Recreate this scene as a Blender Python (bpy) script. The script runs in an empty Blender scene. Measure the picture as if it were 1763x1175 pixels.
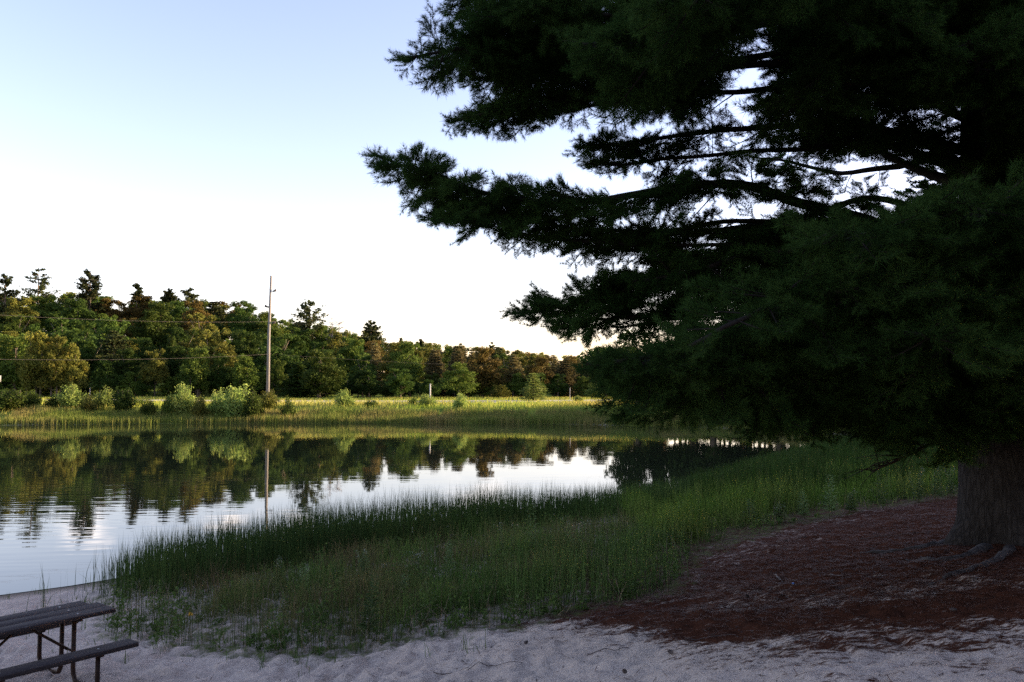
import bpy, math, random
import numpy as np
from mathutils import Vector, Matrix
R = math.radians
rng = np.random.default_rng(7)
random.seed(7)
scene = bpy.context.scene
col = scene.collection

# ------------------------------------------------------------------ camera, sky, sun, exposure
CAM_Z = 3.9
F = 1423.0                     # focal length in pixels of the 1763 px wide photograph
PITCH = math.atan((667 - 587.5) / F)
cd = bpy.data.cameras.new('camera'); cam = bpy.data.objects.new('camera', cd); col.objects.link(cam)
cd.sensor_width = 36; cd.lens = F / 1763 * 36; cd.clip_start = 0.1; cd.clip_end = 5000
cam.location = (0, 0, CAM_Z); cam.rotation_euler = (R(90) + PITCH, 0, 0)
cd.dof.use_dof = True; cd.dof.focus_distance = 17.0; cd.dof.aperture_fstop = 2.8
scene.camera = cam

SUN_AZ = R(77)                 # clockwise from the view direction (+Y)
SUN_EL = R(10.5)
w = bpy.data.worlds.new("World"); scene.world = w; w.use_nodes = True
nt = w.node_tree; nt.nodes.clear()
out = nt.nodes.new('ShaderNodeOutputWorld'); bg = nt.nodes.new('ShaderNodeBackground')
sky = nt.nodes.new('ShaderNodeTexSky'); sky.sky_type = 'NISHITA'; sky.sun_disc = False
sky.sun_elevation = SUN_EL; sky.sun_rotation = SUN_AZ
sky.altitude = 200; sky.air_density = 1.0; sky.dust_density = 1.0; sky.ozone_density = 1.6
bg.inputs['Strength'].default_value = 0.15
tc = nt.nodes.new('ShaderNodeTexCoord')
sep = nt.nodes.new('ShaderNodeSeparateXYZ'); nt.links.new(tc.outputs['Generated'], sep.inputs[0])
mp = nt.nodes.new('ShaderNodeMapping'); mp.inputs['Scale'].default_value = (1, 1, 2.0)
nt.links.new(tc.outputs['Generated'], mp.inputs[0])
nz = nt.nodes.new('ShaderNodeTexNoise'); nz.inputs['Scale'].default_value = 7.5; nz.inputs['Detail'].default_value = 7; nz.inputs['Roughness'].default_value = 0.55
nt.links.new(mp.outputs[0], nz.inputs['Vector'])
def mrange(src, a, b, c=0.0, d=1.0, smooth=True):
    n = nt.nodes.new('ShaderNodeMapRange'); n.interpolation_type = 'SMOOTHSTEP' if smooth else 'LINEAR'
    for k, v in zip((1, 2, 3, 4), (a, b, c, d)): n.inputs[k].default_value = v
    nt.links.new(src, n.inputs[0]); return n.outputs[0]
def mul(a, b):
    n = nt.nodes.new('ShaderNodeMath'); n.operation = 'MULTIPLY'
    for i, v in enumerate((a, b)):
        if isinstance(v, float): n.inputs[i].default_value = v
        else: nt.links.new(v, n.inputs[i])
    return n.outputs[0]
cl = mrange(nz.outputs['Fac'], 0.55, 0.70)
cl = mul(cl, mrange(sep.outputs['Z'], 0.015, 0.06)); cl = mul(cl, mrange(sep.outputs['Z'], 0.21, 0.11))
cl = mul(cl, mrange(sep.outputs['X'], 0.1, -0.35)); cl = mul(cl, 0.85)
mixc = nt.nodes.new('ShaderNodeMix'); mixc.data_type = 'RGBA'
wb = nt.nodes.new('ShaderNodeMix'); wb.data_type = 'RGBA'; wb.blend_type = 'MULTIPLY'; wb.inputs['Factor'].default_value = 1
nt.links.new(sky.outputs[0], wb.inputs['A']); wb.inputs['B'].default_value = (1.10, .835, .86, 1)     # warm evening white balance
nt.links.new(cl, mixc.inputs['Factor']); nt.links.new(wb.outputs['Result'], mixc.inputs['A'])
mixc.inputs['B'].default_value = (9.0, 7.6, 6.6, 1)
nt.links.new(mixc.outputs['Result'], bg.inputs['Color']); nt.links.new(bg.outputs[0], out.inputs[0])

sd_ = bpy.data.lights.new('sun', 'SUN'); sun = bpy.data.objects.new('sun', sd_); col.objects.link(sun)
sd_.energy = 5.0; sd_.angle = R(0.5); sd_.color = (1.0, 0.74, 0.46)
S = Vector((math.sin(SUN_AZ) * math.cos(SUN_EL), math.cos(SUN_AZ) * math.cos(SUN_EL), math.sin(SUN_EL)))
sun.rotation_euler = S.to_track_quat('Z', 'Y').to_euler()
scene.view_settings.view_transform = 'Standard'; scene.view_settings.look = 'None'
scene.view_settings.exposure = 2.02; scene.view_settings.gamma = 1
scene.cycles.use_denoising = False; scene.cycles.use_adaptive_sampling = False; scene.cycles.sample_clamp_indirect = 4; scene.cycles.max_bounces = 6; scene.cycles.transparent_max_bounces = 4
scene.cycles.diffuse_bounces = 3; scene.cycles.glossy_bounces = 3

# ------------------------------------------------------------------ helpers
ct, st = math.cos(PITCH), math.sin(PITCH)
def at(px, py, y):
    """world point seen at pixel (px,py) of the photograph, y metres ahead of the camera"""
    u = (px - 881.5) / F; v = (587.5 - py) / F
    d = np.array([u, ct - v * st, st + v * ct]); t = y / d[1]
    return np.array([0, 0, CAM_Z]) + d * t
def on(px, py, z):
    """world point seen at pixel (px,py) on the level z"""
    u = (px - 881.5) / F; v = (587.5 - py) / F
    d = np.array([u, ct - v * st, st + v * ct]); t = (z - CAM_Z) / d[2]
    return np.array([0, 0, CAM_Z]) + d * t

_tab = np.random.default_rng(3).random((256, 256))
def vnoise(x, y):
    xi = np.floor(x).astype(int); yi = np.floor(y).astype(int)
    fx = x - xi; fy = y - yi; fx = fx * fx * (3 - 2 * fx); fy = fy * fy * (3 - 2 * fy)
    a = _tab[xi & 255, yi & 255]; b = _tab[(xi + 1) & 255, yi & 255]
    c = _tab[xi & 255, (yi + 1) & 255]; d = _tab[(xi + 1) & 255, (yi + 1) & 255]
    return (a * (1 - fx) + b * fx) * (1 - fy) + (c * (1 - fx) + d * fx) * fy
def fbm(x, y, o=4):
    s = 0; a = .5; t = 0
    for i in range(o):
        s = s + a * vnoise(x * 2**i + 17 * i, y * 2**i + 31 * i); t += a; a *= .5
    return s / t
def sstep(a, b, x):
    t = np.clip((x - a) / (b - a), 0, 1); return t * t * (3 - 2 * t)

def mesh_np(name, V, faces, k=None, attrs=None, smooth=False):
    """V (n,3); faces: list of (m,k) int arrays"""
    V = np.ascontiguousarray(V, dtype=np.float32)
    if not isinstance(faces, list): faces = [faces]
    faces = [np.asarray(f, dtype=np.int32) for f in faces if len(f)]
    me = bpy.data.meshes.new(name)
    me.vertices.add(len(V)); me.vertices.foreach_set('co', V.ravel())
    loops = np.concatenate([f.ravel() for f in faces])
    tot = np.concatenate([np.full(len(f), f.shape[1], dtype=np.int32) for f in faces])
    start = np.concatenate([[0], np.cumsum(tot)[:-1]]).astype(np.int32)
    me.loops.add(len(loops)); me.loops.foreach_set('vertex_index', loops)
    me.polygons.add(len(tot)); me.polygons.foreach_set('loop_start', start)
    try: me.polygons.foreach_set('loop_total', tot)
    except Exception: pass
    if smooth: me.polygons.foreach_set('use_smooth', np.ones(len(tot), dtype=bool))
    me.update(calc_edges=True)
    for an, vals in (attrs or {}).items():
        a = me.attributes.new(an, 'FLOAT', 'POINT'); a.data.foreach_set('value', np.asarray(vals, dtype=np.float32))
    return me
def obj(name, me, mat=None, parent=None):
    o = bpy.data.objects.new(name, me); col.objects.link(o)
    if mat and not me.materials: me.materials.append(mat)
    if parent: o.parent = parent
    return o
def tag(o, label=None, cat=None, group=None, kind=None):
    if label: o['label'] = label
    if cat: o['category'] = cat
    if group: o['group'] = group
    if kind: o['kind'] = kind
    return o
def empty(name, loc, rz=0, sc=1.0):
    o = bpy.data.objects.new(name, None); col.objects.link(o)
    o.location = tuple(float(c) for c in loc); o.rotation_euler = (0, 0, rz)
    o.scale = (sc, sc, sc) if not isinstance(sc, tuple) else sc
    return o
def copy_tree(o, parent=None):
    c = o.copy(); col.objects.link(c)
    if parent: c.parent = parent
    for ch in o.children: copy_tree(ch, c)
    return c

class MB:
    """collects vertices and faces of one mesh"""
    def __init__(s): s.V = []; s.Fq = []; s.Ft = []; s.Fn = []; s.n = 0
    def add(s, V, q=None, t=None):
        V = np.asarray(V, dtype=float).reshape(-1, 3)
        if q is not None and len(q): s.Fq.append(np.asarray(q) + s.n)
        if t is not None and len(t): s.Ft.append(np.asarray(t) + s.n)
        s.V.append(V); s.n += len(V)
    def tube(s, P, r, k=8, cap=True, rfun=None):
        P = np.asarray(P, dtype=float); n = len(P)
        r = np.broadcast_to(np.asarray(r, dtype=float), (n,))
        T = np.gradient(P, axis=0); T /= np.linalg.norm(T, axis=1)[:, None] + 1e-9
        ref = np.array([0, 0, 1.0]) if abs(T[0][2]) < .9 else np.array([0, 1.0, 0])
        V = np.zeros((n, k, 3)); A = np.arange(k) / k * 2 * math.pi
        for i in range(n):
            a = np.cross(T[i], ref); a /= np.linalg.norm(a) + 1e-9; b = np.cross(a, T[i])
            rr = r[i] * (np.ones(k) if rfun is None else rfun(A, P[i]))
            V[i] = P[i] + (np.cos(A) * rr)[:, None] * a + (np.sin(A) * rr)[:, None] * b
        i = np.arange(n - 1)[:, None]; j = np.arange(k)[None, :]; j2 = (j + 1) % k
        q = np.stack([i * k + j, i * k + j2, (i + 1) * k + j2, (i + 1) * k + j], -1).reshape(-1, 4)
        V = V.reshape(-1, 3); t = []
        if cap:
            c0 = len(V); V = np.vstack([V, P[0], P[-1]])
            t = [(c0, (jj + 1) % k, jj) for jj in range(k)] + [(c0 + 1, (n - 1) * k + jj, (n - 1) * k + (jj + 1) % k) for jj in range(k)]
        s.add(V, q, t)
    def box(s, c, size, M=None, bev=0.0):
        x, y, z = [v / 2 for v in size]
        if bev > 0:
            # chamfered long edges along x
            pr = [(-y, -z + bev), (-y + bev, -z), (y - bev, -z), (y, -z + bev), (y, z - bev), (y - bev, z), (-y + bev, z), (-y, z - bev)]
            V = [(sx * x, a, b) for sx in (-1, 1) for a, b in pr]
            q = [(i, (i + 1) % 8, 8 + (i + 1) % 8, 8 + i) for i in range(8)]
            V = np.array(V); V = np.vstack([V, [(-x, 0, 0), (x, 0, 0)]])
            t = [(16, (i + 1) % 8, i) for i in range(8)] + [(17, 8 + i, 8 + (i + 1) % 8) for i in range(8)]
        else:
            V = np.array([(a * x, b * y, d * z) for a in (-1, 1) for b in (-1, 1) for d in (-1, 1)])
            q = [(0, 1, 3, 2), (4, 6, 7, 5), (0, 4, 5, 1), (2, 3, 7, 6), (0, 2, 6, 4), (1, 5, 7, 3)]; t = None
        if M is not None: V = V @ np.array(M.to_3x3()).T
        s.add(V + np.asarray(c), q, t)
    def mesh(s, name, smooth=False, attrs=None):
        f = []
        if s.Fq: f.append(np.concatenate(s.Fq))
        if s.Ft: f.append(np.concatenate(s.Ft))
        return mesh_np(name, np.concatenate(s.V), f, smooth=smooth, attrs=attrs)

# ------------------------------------------------------------------ materials
def new_mat(name):
    m = bpy.data.materials.new(name); m.use_nodes = True; t = m.node_tree; t.nodes.clear()
    o = t.nodes.new('ShaderNodeOutputMaterial'); return m, t, o
class N:
    def __init__(s, t): s.t = t
    def node(s, ty, **kw):
        n = s.t.nodes.new(ty)
        for k, v in kw.items(): setattr(n, k, v)
        return n
    def put(s, n, i, v):
        if hasattr(v, 'is_output') or isinstance(v, bpy.types.NodeSocket): s.t.links.new(v, n.inputs[i])
        else: n.inputs[i].default_value = v
    def noise(s, scale, detail=4, rough=.55, vec=None, dist=0):
        n = s.node('ShaderNodeTexNoise'); n.inputs['Scale'].default_value = scale
        n.inputs['Detail'].default_value = detail; n.inputs['Roughness'].default_value = rough; n.inputs['Distortion'].default_value = dist
        if vec is not None: s.t.links.new(vec, n.inputs['Vector'])
        return n.outputs['Fac']
    def ramp(s, f, a, b, c=0., d=1.):
        n = s.node('ShaderNodeMapRange'); n.interpolation_type = 'SMOOTHSTEP'
        s.put(n, 0, f)
        for k, v in zip((1, 2, 3, 4), (a, b, c, d)): s.put(n, k, v)
        return n.outputs[0]
    def mix(s, f, a, b):
        n = s.node('ShaderNodeMix', data_type='RGBA'); s.put(n, 'Factor', f)
        for k, v in (('A', a), ('B', b)):
            if isinstance(v, tuple): v = v if len(v) == 4 else v + (1,)
            s.put(n, k, v)
        return n.outputs['Result']
    def math(s, op, a, b=0.):
        n = s.node('ShaderNodeMath', operation=op); s.put(n, 0, a); s.put(n, 1, b); return n.outputs[0]
    def attr(s, name):
        n = s.node('ShaderNodeAttribute'); n.attribute_name = name; return n.outputs['Fac']
    def coord(s, which='Object', scale=None):
        n = s.node('ShaderNodeTexCoord'); o = n.outputs[which]
        if scale:
            m = s.node('ShaderNodeMapping'); m.inputs['Scale'].default_value = scale; s.t.links.new(o, m.inputs[0]); o = m.outputs[0]
        return o
    def pos(s, scale=None):
        n = s.node('ShaderNodeNewGeometry'); o = n.outputs['Position']
        if scale:
            m = s.node('ShaderNodeMapping'); m.inputs['Scale'].default_value = scale; s.t.links.new(o, m.inputs[0]); o = m.outputs[0]
        return o
    def bump(s, h, strength=.5, dist=.02, nrm=None):
        n = s.node('ShaderNodeBump'); n.inputs['Strength'].default_value = strength; n.inputs['Distance'].default_value = dist
        s.t.links.new(h, n.inputs['Height'])
        if nrm is not None: s.t.links.new(nrm, n.inputs['Normal'])
        return n.outputs[0]

def leaf_mat(name, c1, c2, c3=None, transl=.3, nscale=.7, tint=False, objvar=.35, rough=.7, spec=.08):
    """foliage: two greens broken up by noise, varying a little from plant to plant"""
    m, t, o = new_mat(name); n = N(t)
    f = n.noise(nscale, 3, .6, n.coord('Object'))
    f = n.ramp(f, .32, .68)
    c = n.mix(f, c1, c2)
    if tint:
        c = n.mix(n.attr('tint'), c, c3 or c2)
    elif c3 is not None:
        f2 = n.noise(nscale * 2.3, 2, .5, n.coord('Object')); c = n.mix(n.ramp(f2, .55, .75), c, c3)
    oi = n.node('ShaderNodeObjectInfo')
    hsv = n.node('ShaderNodeHueSaturation')
    n.put(hsv, 'Value', n.ramp(oi.outputs['Random'], 0., 1., 1 - objvar, 1 + objvar)); n.put(hsv, 'Color', c)
    c = hsv.outputs[0]
    d = n.node('ShaderNodeBsdfPrincipled'); n.put(d, 'Base Color', c); d.inputs['Roughness'].default_value = rough
    d.inputs['Specular IOR Level'].default_value = spec
    tr = n.node('ShaderNodeBsdfTranslucent'); n.put(tr, 'Color', c)
    ms = n.node('ShaderNodeMixShader'); ms.inputs[0].default_value = transl
    t.links.new(d.outputs[0], ms.inputs[1]); t.links.new(tr.outputs[0], ms.inputs[2]); t.links.new(ms.outputs[0], o.inputs[0])
    return m
def plain(name, c1, c2, scale=8., rough=.7, bump=.3, bd=.01, metallic=0., vscale=None, detail=5, spec=.12):
    m, t, o = new_mat(name); n = N(t)
    co = n.coord('Object', vscale)
    f = n.noise(scale, detail, .6, co)
    p = n.node('ShaderNodeBsdfPrincipled'); n.put(p, 'Base Color', n.mix(n.ramp(f, .3, .7), c1, c2))
    p.inputs['Specular IOR Level'].default_value = spec; p.inputs['Roughness'].default_value = rough; p.inputs['Metallic'].default_value = metallic
    n.put(p, 'Normal', n.bump(f, bump, bd)); t.links.new(p.outputs[0], o.inputs[0]); return m

M = {}
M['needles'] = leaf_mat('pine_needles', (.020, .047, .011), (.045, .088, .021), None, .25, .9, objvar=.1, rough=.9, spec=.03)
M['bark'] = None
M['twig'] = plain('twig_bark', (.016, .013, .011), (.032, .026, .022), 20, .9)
M['far_bark'] = plain('far_bark', (.08, .065, .05), (.16, .13, .10), 3, .9)
M['dead_wood'] = plain('dead_wood', (.20, .17, .15), (.34, .29, .26), 3, .9)
M['leaf_dark'] = leaf_mat('leaf_dark', (0.024, 0.049, 0.010), (0.043, 0.077, 0.013), (0.060, 0.090, 0.013), .28, .35)
M['leaf_mid'] = leaf_mat('leaf_mid', (0.043, 0.072, 0.012), (0.071, 0.106, 0.018), (0.095, 0.106, 0.018), .3, .35)
M['leaf_olive'] = leaf_mat('leaf_olive', (0.071, 0.081, 0.016), (0.110, 0.117, 0.022), (0.134, 0.106, 0.018), .3, .35)
M['leaf_red'] = leaf_mat('leaf_red', (.075, .055, .014), (.105, .078, .020), (.07, .085, .016), .25, .35)
M['leaf_brown'] = leaf_mat('leaf_brown', (.085, .072, .030), (.115, .100, .040), (.085, .105, .028), .25, .35)
M['leaf_bright'] = leaf_mat('leaf_bright', (.15, .22, .05), (.23, .28, .07), None, .35, .8)
M['leaf_pine'] = leaf_mat('leaf_pine', (0.020, 0.031, 0.011), (0.040, 0.048, 0.015), None, .2, .5)
M['reed'] = leaf_mat('reed', (.036, .085, .014), (.055, .115, .018), (.11, .09, .04), .25, .5, tint=True)
M['rush'] = leaf_mat('rush', (.044, .086, .022), (.070, .118, .028), (.08, .10, .03), .2, .5, tint=True)
M['grass'] = leaf_mat('grass', (.055, .11, .022), (.085, .145, .028), (.14, .105, .05), .3, .6, tint=True)
M['bank_grass'] = leaf_mat('bank_grass', (.062, .118, .016), (.09, .15, .022), (.13, .13, .045), .35, .6, tint=True)
M['meadow'] = leaf_mat('meadow', (.24, .34, .045), (.33, .41, .06), (.42, .36, .10), .35, .15, tint=True)
M['cattail'] = leaf_mat('cattail', (.13, .20, .035), (.21, .27, .05), (.38, .30, .11), .3, .15, tint=True)
M['weed'] = leaf_mat('weed', (.075, .13, .03), (.12, .18, .045), None, .35, 3)
M['weed_pale'] = leaf_mat('weed_pale', (.12, .19, .06), (.16, .23, .08), None, .35, 3)
M['flower'] = plain('flower', (.26, .27, .22), (.36, .36, .30), 30, .8)
M['stem'] = plain('stem', (.07, .10, .035), (.10, .12, .05), 20, .8)

def bark_mat():
    m, t, o = new_mat('bark'); n = N(t)
    co = n.coord('Object', (1, 1, .22))
    v = n.node('ShaderNodeTexVoronoi', feature='DISTANCE_TO_EDGE'); v.inputs['Scale'].default_value = 13
    nn = n.node('ShaderNodeTexNoise'); nn.inputs['Scale'].default_value = 4; t.links.new(co, nn.inputs[0])
    mv = n.node('ShaderNodeVectorMath', operation='MULTIPLY_ADD'); t.links.new(nn.outputs['Color'], mv.inputs[0]); mv.inputs[1].default_value = (.25, .25, .25); t.links.new(co, mv.inputs[2])
    t.links.new(mv.outputs[0], v.inputs['Vector'])
    f = n.noise(26, 7, .75, co); h = n.ramp(n.math('ADD', v.outputs['Distance'], n.math('MULTIPLY', f, .22)), .02, .36)
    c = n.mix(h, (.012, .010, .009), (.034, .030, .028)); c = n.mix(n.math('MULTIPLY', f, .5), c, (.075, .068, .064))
    p = n.node('ShaderNodeBsdfPrincipled'); n.put(p, 'Base Color', c); p.inputs['Roughness'].default_value = .95; p.inputs['Specular IOR Level'].default_value = .05
    n.put(p, 'Normal', n.bump(n.math('ADD', n.math('MULTIPLY', h, .6), f), 1., .03)); t.links.new(p.outputs[0], o.inputs[0]); return m
M['bark'] = bark_mat()
M['root'] = plain('root_bark', (.035, .03, .028), (.10, .09, .085), 9, .9, .8, .02)

def ground_mat():
    m, t, o = new_mat('ground'); n = N(t)
    P = n.pos()
    big = n.noise(1.1, 4, .6, P); mid = n.noise(6, 5, .65, P); fine = n.noise(45, 4, .7, P); grain = n.noise(260, 2, .6, P)
    sand = n.mix(n.ramp(big, .35, .65), (.60, .49, .40), (.68, .57, .47))
    sand = n.mix(n.ramp(fine, .35, .7), sand, (.42, .34, .29))
    sand = n.mix(n.math('MULTIPLY', grain, .35), sand, (.30, .24, .20))
    # damp band at the water line
    sand = n.mix(n.attr('wet'), sand, (.20, .165, .13))
    # pine needle litter, streaky patches
    Ps = n.pos((1.0, 2.6, 1.0))
    streak = n.noise(14, 6, .75, Ps, .6); strk2 = n.noise(3.2, 5, .7, Ps)
    lit = n.mix(n.ramp(n.noise(60, 4, .7, P), .3, .7), (.050, .021, .013), (.088, .036, .022))
    lit = n.mix(n.ramp(mid, .5, .75), lit, (.03, .018, .014))
    tot = n.math('ADD', n.math('ADD', n.math('MULTIPLY', streak, .62), n.math('MULTIPLY', strk2, .5)), n.attr('litter'))
    c = n.mix(n.ramp(tot, .92, 1.02), sand, lit)
    # soil and moss under the grass
    soil = n.mix(n.ramp(mid, .35, .65), (.075, .065, .045), (.10, .115, .04))
    tot2 = n.math('ADD', n.math('MULTIPLY', mid, .8), n.attr('soil'))
    c = n.mix(n.ramp(tot2, .85, 1.15), c, soil)
    far = n.mix(n.ramp(n.noise(.15, 4, .6, P), .35, .65), (.10, .15, .03), (.16, .19, .04))
    c = n.mix(n.attr('far'), c, far)
    p = n.node('ShaderNodeBsdfPrincipled'); n.put(p, 'Base Color', c); p.inputs['Roughness'].default_value = .95
    p.inputs['Specular IOR Level'].default_value = 0.
    h = n.math('ADD', n.math('MULTIPLY', mid, .5), n.math('MULTIPLY', fine, .35)); h = n.math('ADD', h, n.math('MULTIPLY', streak, .25))
    n.put(p, 'Normal', n.bump(h, 1., .05)); t.links.new(p.outputs[0], o.inputs[0]); return m

def water_mat():
    m, t, o = new_mat('water'); n = N(t)
    P = n.pos((1, 1, 1))
    Pr = n.node('ShaderNodeMapping'); t.links.new(n.pos(), Pr.inputs[0]); Pr.inputs['Rotation'].default_value = (0, 0, R(-18)); Pr.inputs['Scale'].default_value = (.35, 1.5, 1)
    a = n.noise(.9, 2, .5, Pr.outputs[0]); b = n.noise(3.5, 2, .5, Pr.outputs[0])
    sp = n.node('ShaderNodeSeparateXYZ'); t.links.new(n.pos(), sp.inputs[0])
    # a breeze patch with longer ripples to the left, close in
    ml = n.math('MULTIPLY', n.ramp(sp.outputs['X'], -7., -17.), n.ramp(sp.outputs['Y'], 42., 26.))
    wv = n.node('ShaderNodeTexWave', wave_type='BANDS', bands_direction='Y'); wv.inputs['Scale'].default_value = .42; wv.inputs['Distortion'].default_value = 9; wv.inputs['Detail'].default_value = 2; wv.inputs['Detail Scale'].default_value = 1.2
    t.links.new(Pr.outputs[0], wv.inputs[0])
    patch = n.ramp(n.noise(.11, 3, .6, n.pos()), .42, .62, .25, 1.)
    h = n.math('MULTIPLY', n.math('ADD', n.math('MULTIPLY', a, .35), n.math('MULTIPLY', b, .05)), patch)
    h = n.math('ADD', h, n.math('MULTIPLY', n.math('MULTIPLY', wv.outputs['Fac'], ml), .10))
    p = n.node('ShaderNodeBsdfPrincipled'); p.inputs['Base Color'].default_value = (.018, .022, .012, 1)
    p.inputs['Roughness'].default_value = .02; p.inputs['IOR'].default_value = 1.45
    p.inputs['Specular IOR Level'].default_value = .5
    n.put(p, 'Normal', n.bump(h, 1., .012)); t.links.new(p.outputs[0], o.inputs[0]); return m
M['ground'] = ground_mat(); M['water'] = water_mat()

# ------------------------------------------------------------------ terrain
def xy(p): return (float(p[0]), float(p[1]))
near_shore = [xy(on(px, py, 0)) for px, py in [(0, 1026), (120, 1010), (230, 992), (330, 975), (450, 952), (570, 935), (700, 920), (800, 907), (900, 900), (1000, 889), (1100, 872), (1200, 848), (1300, 815), (1400, 782), (1500, 760)]]
far_shore = [xy(on(px, py, 0)) for px, py in [(1450, 748), (1400, 746), (1300, 740), (1200, 736), (1150, 735), (1000, 732), (900, 730), (750, 729), (500, 729), (300, 730), (120, 732), (0, 733)]]
pond = np.array([(-58, 6), (-34, 8), (-15, 13.0)] + near_shore + far_shore + [(-62, 74), (-66, 45), (-64, 22)])
def in_poly(x, y, poly):
    x = np.asarray(x); y = np.asarray(y); c = np.zeros(x.shape, bool); n = len(poly)
    for i in range(n):
        x0, y0 = poly[i]; x1, y1 = poly[(i + 1) % n]
        if y0 == y1: continue
        k = ((y0 > y) != (y1 > y)) & (x < (x1 - x0) * (y - y0) / (y1 - y0) + x0); c ^= k
    return c
def sdist(x, y, poly):
    """signed distance, positive outside"""
    x = np.asarray(x, float); y = np.asarray(y, float); d = np.full(x.shape, 1e18); n = len(poly)
    for i in range(n):
        a = poly[i]; b = poly[(i + 1) % n]; dx, dy = b[0] - a[0], b[1] - a[1]
        t = np.clip(((x - a[0]) * dx + (y - a[1]) * dy) / (dx * dx + dy * dy), 0, 1)
        d = np.minimum(d, (x - a[0] - t * dx)**2 + (y - a[1] - t * dy)**2)
    return np.sqrt(d) * np.where(in_poly(x, y, poly), -1, 1)
ctrl = [on(*p) for p in [(0, 1100, .22), (130, 1165, .43), (0, 1175, .42), (240, 1175, .46), (190, 1085, .24), (350, 1100, .32), (480, 1060, .35), (600, 1100, .5), (600, 1175, .62),
        (700, 1000, .4), (760, 1120, .72), (860, 1130, 1.0), (900, 1175, 1.15), (900, 1055, .75), (1000, 970, .6), (1050, 1100, 1.15), (1170, 1000, .95), (1250, 1100, 1.4), (1350, 905, .95), (1350, 1020, 1.3), (1500, 1175, 1.85), (1500, 1000, 1.5), (1700, 945, 1.6), (1550, 870, 1.15), (1650, 850, 1.2), (1763, 1175, 1.95), (1763, 1000, 1.7),
        (1500, 800, .6), (1650, 800, .9)]]
ctrl += [np.array(c, float) for c in [(0, 0, 2.25), (-3, 2, 1.7), (-6, 4, 1.0), (-10, 4, .7), (-14, 2, .8), (6, 0, 2.3), (12, 6, 2.2), (16, 14, 2.0), (20, 25, 1.6), (14, -12, 2.6), (0, -14, 2.6), (-16, -12, 1.8), (-30, -5, 1.2), (30, 40, 1.5), (34, 10, 2.2), (40, 60, 1.6), (35, -25, 2.6), (-30, -35, 2.4)]]
ctrl = np.array(ctrl)
def _tps(r2): return np.where(r2 > 1e-9, .5 * r2 * np.log(r2 + 1e-12), 0)
_n = len(ctrl); _A = np.zeros((_n + 3, _n + 3))
_A[:_n, :_n] = _tps(((ctrl[:, None, :2] - ctrl[None, :, :2])**2).sum(-1)) + np.eye(_n) * .4
_A[:_n, _n] = 1; _A[:_n, _n + 1:] = ctrl[:, :2]; _A[_n, :_n] = 1; _A[_n + 1:, :_n] = ctrl[:, :2].T
_w = np.linalg.solve(_A, np.concatenate([ctrl[:, 2], [0, 0, 0]]))
def hn(x, y):
    s = _w[_n] + _w[_n + 1] * x + _w[_n + 2] * y
    for i in range(_n): s = s + _w[i] * _tps((x - ctrl[i, 0])**2 + (y - ctrl[i, 1])**2)
    return s
def hill_h(x, y):
    a = x / np.maximum(y, 40)
    Hh = np.interp(a, [-1.5, -.62, -.42, -.33, -.24, -.16, -.08, .05, .5, 1.5], [15, 15, 14, 13, 9, 5.5, 3.5, 2, 2, 6])
    return Hh * sstep(132, 215, y) * (1 + .12 * (fbm(x * .03, y * .03, 2) - .5))
def height(x, y, detail=True):
    x = np.asarray(x, float); y = np.asarray(y, float)
    sd = sdist(x, y, pond); out_ = np.maximum(sd, 0)
    rr = np.hypot(x, y - 5)
    near = np.clip(hn(x, y), .1, 3.0)
    wf = sstep(38, 60, rr)
    bank = 1.45 * sstep(0, 8, out_) + .65 * np.clip(out_ / 30, 0, 1)
    near = near * sstep(-.3, 2.2, out_)
    z = near * (1 - wf) + bank * wf + hill_h(x, y)
    if detail:
        amp = sstep(0, 1.5, out_) * (1 - wf)
        z = z + amp * ((fbm(x * .9, y * .9, 3) - .5) * .10)
        # trampled sand: shallow footprints and ridges
        close = sstep(22, 12, rr) * amp
        rg = np.abs(vnoise(x * 3.1 + 5, y * 3.4) - .5) * 2; rg2 = np.abs(vnoise(x * 6.3, y * 6.9 + 9) - .5) * 2
        lowleft = 1 - sstep(-1.5, 1.5, x + (y - 8) * .3 )
        z = z + close * (.45 + .55 * lowleft) * ((rg - .5) * .085 + (rg2 - .5) * .065)
        z = z + close * (fbm(x * 9, y * 9, 3) - .5) * .05
    inside = sd < 0
    return np.where(inside, -np.minimum(1.2, .06 + -sd * .22), np.maximum(z, .0 + .02 * sstep(0, .4, out_)))
def axis(f0, f1, step, lo, hi, g=1.09):
    c = list(np.arange(f0, f1, step)); d = step; v = c[-1]
    while v < hi: d = min(d * g, 60); v += d; c.append(v)
    d = step; v = f0; pre = []
    while v > lo: d = min(d * g, 60); v -= d; pre.append(v)
    return np.array(pre[::-1] + c)
gx = axis(-9.5, 8.5, .045, -1500, 1500); gy = axis(4.2, 16, .045, -400, 2200)
X, Y = np.meshgrid(gx, gy); Z = height(X.ravel(), Y.ravel()).reshape(X.shape)
ny, nx = X.shape
idx = np.arange(nx * ny).reshape(ny, nx)
q = np.stack([idx[:-1, :-1], idx[:-1, 1:], idx[1:, 1:], idx[1:, :-1]], -1).reshape(-1, 4)
fx, fy = X.ravel(), Y.ravel(); sdg = sdist(fx, fy, pond)

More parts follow.
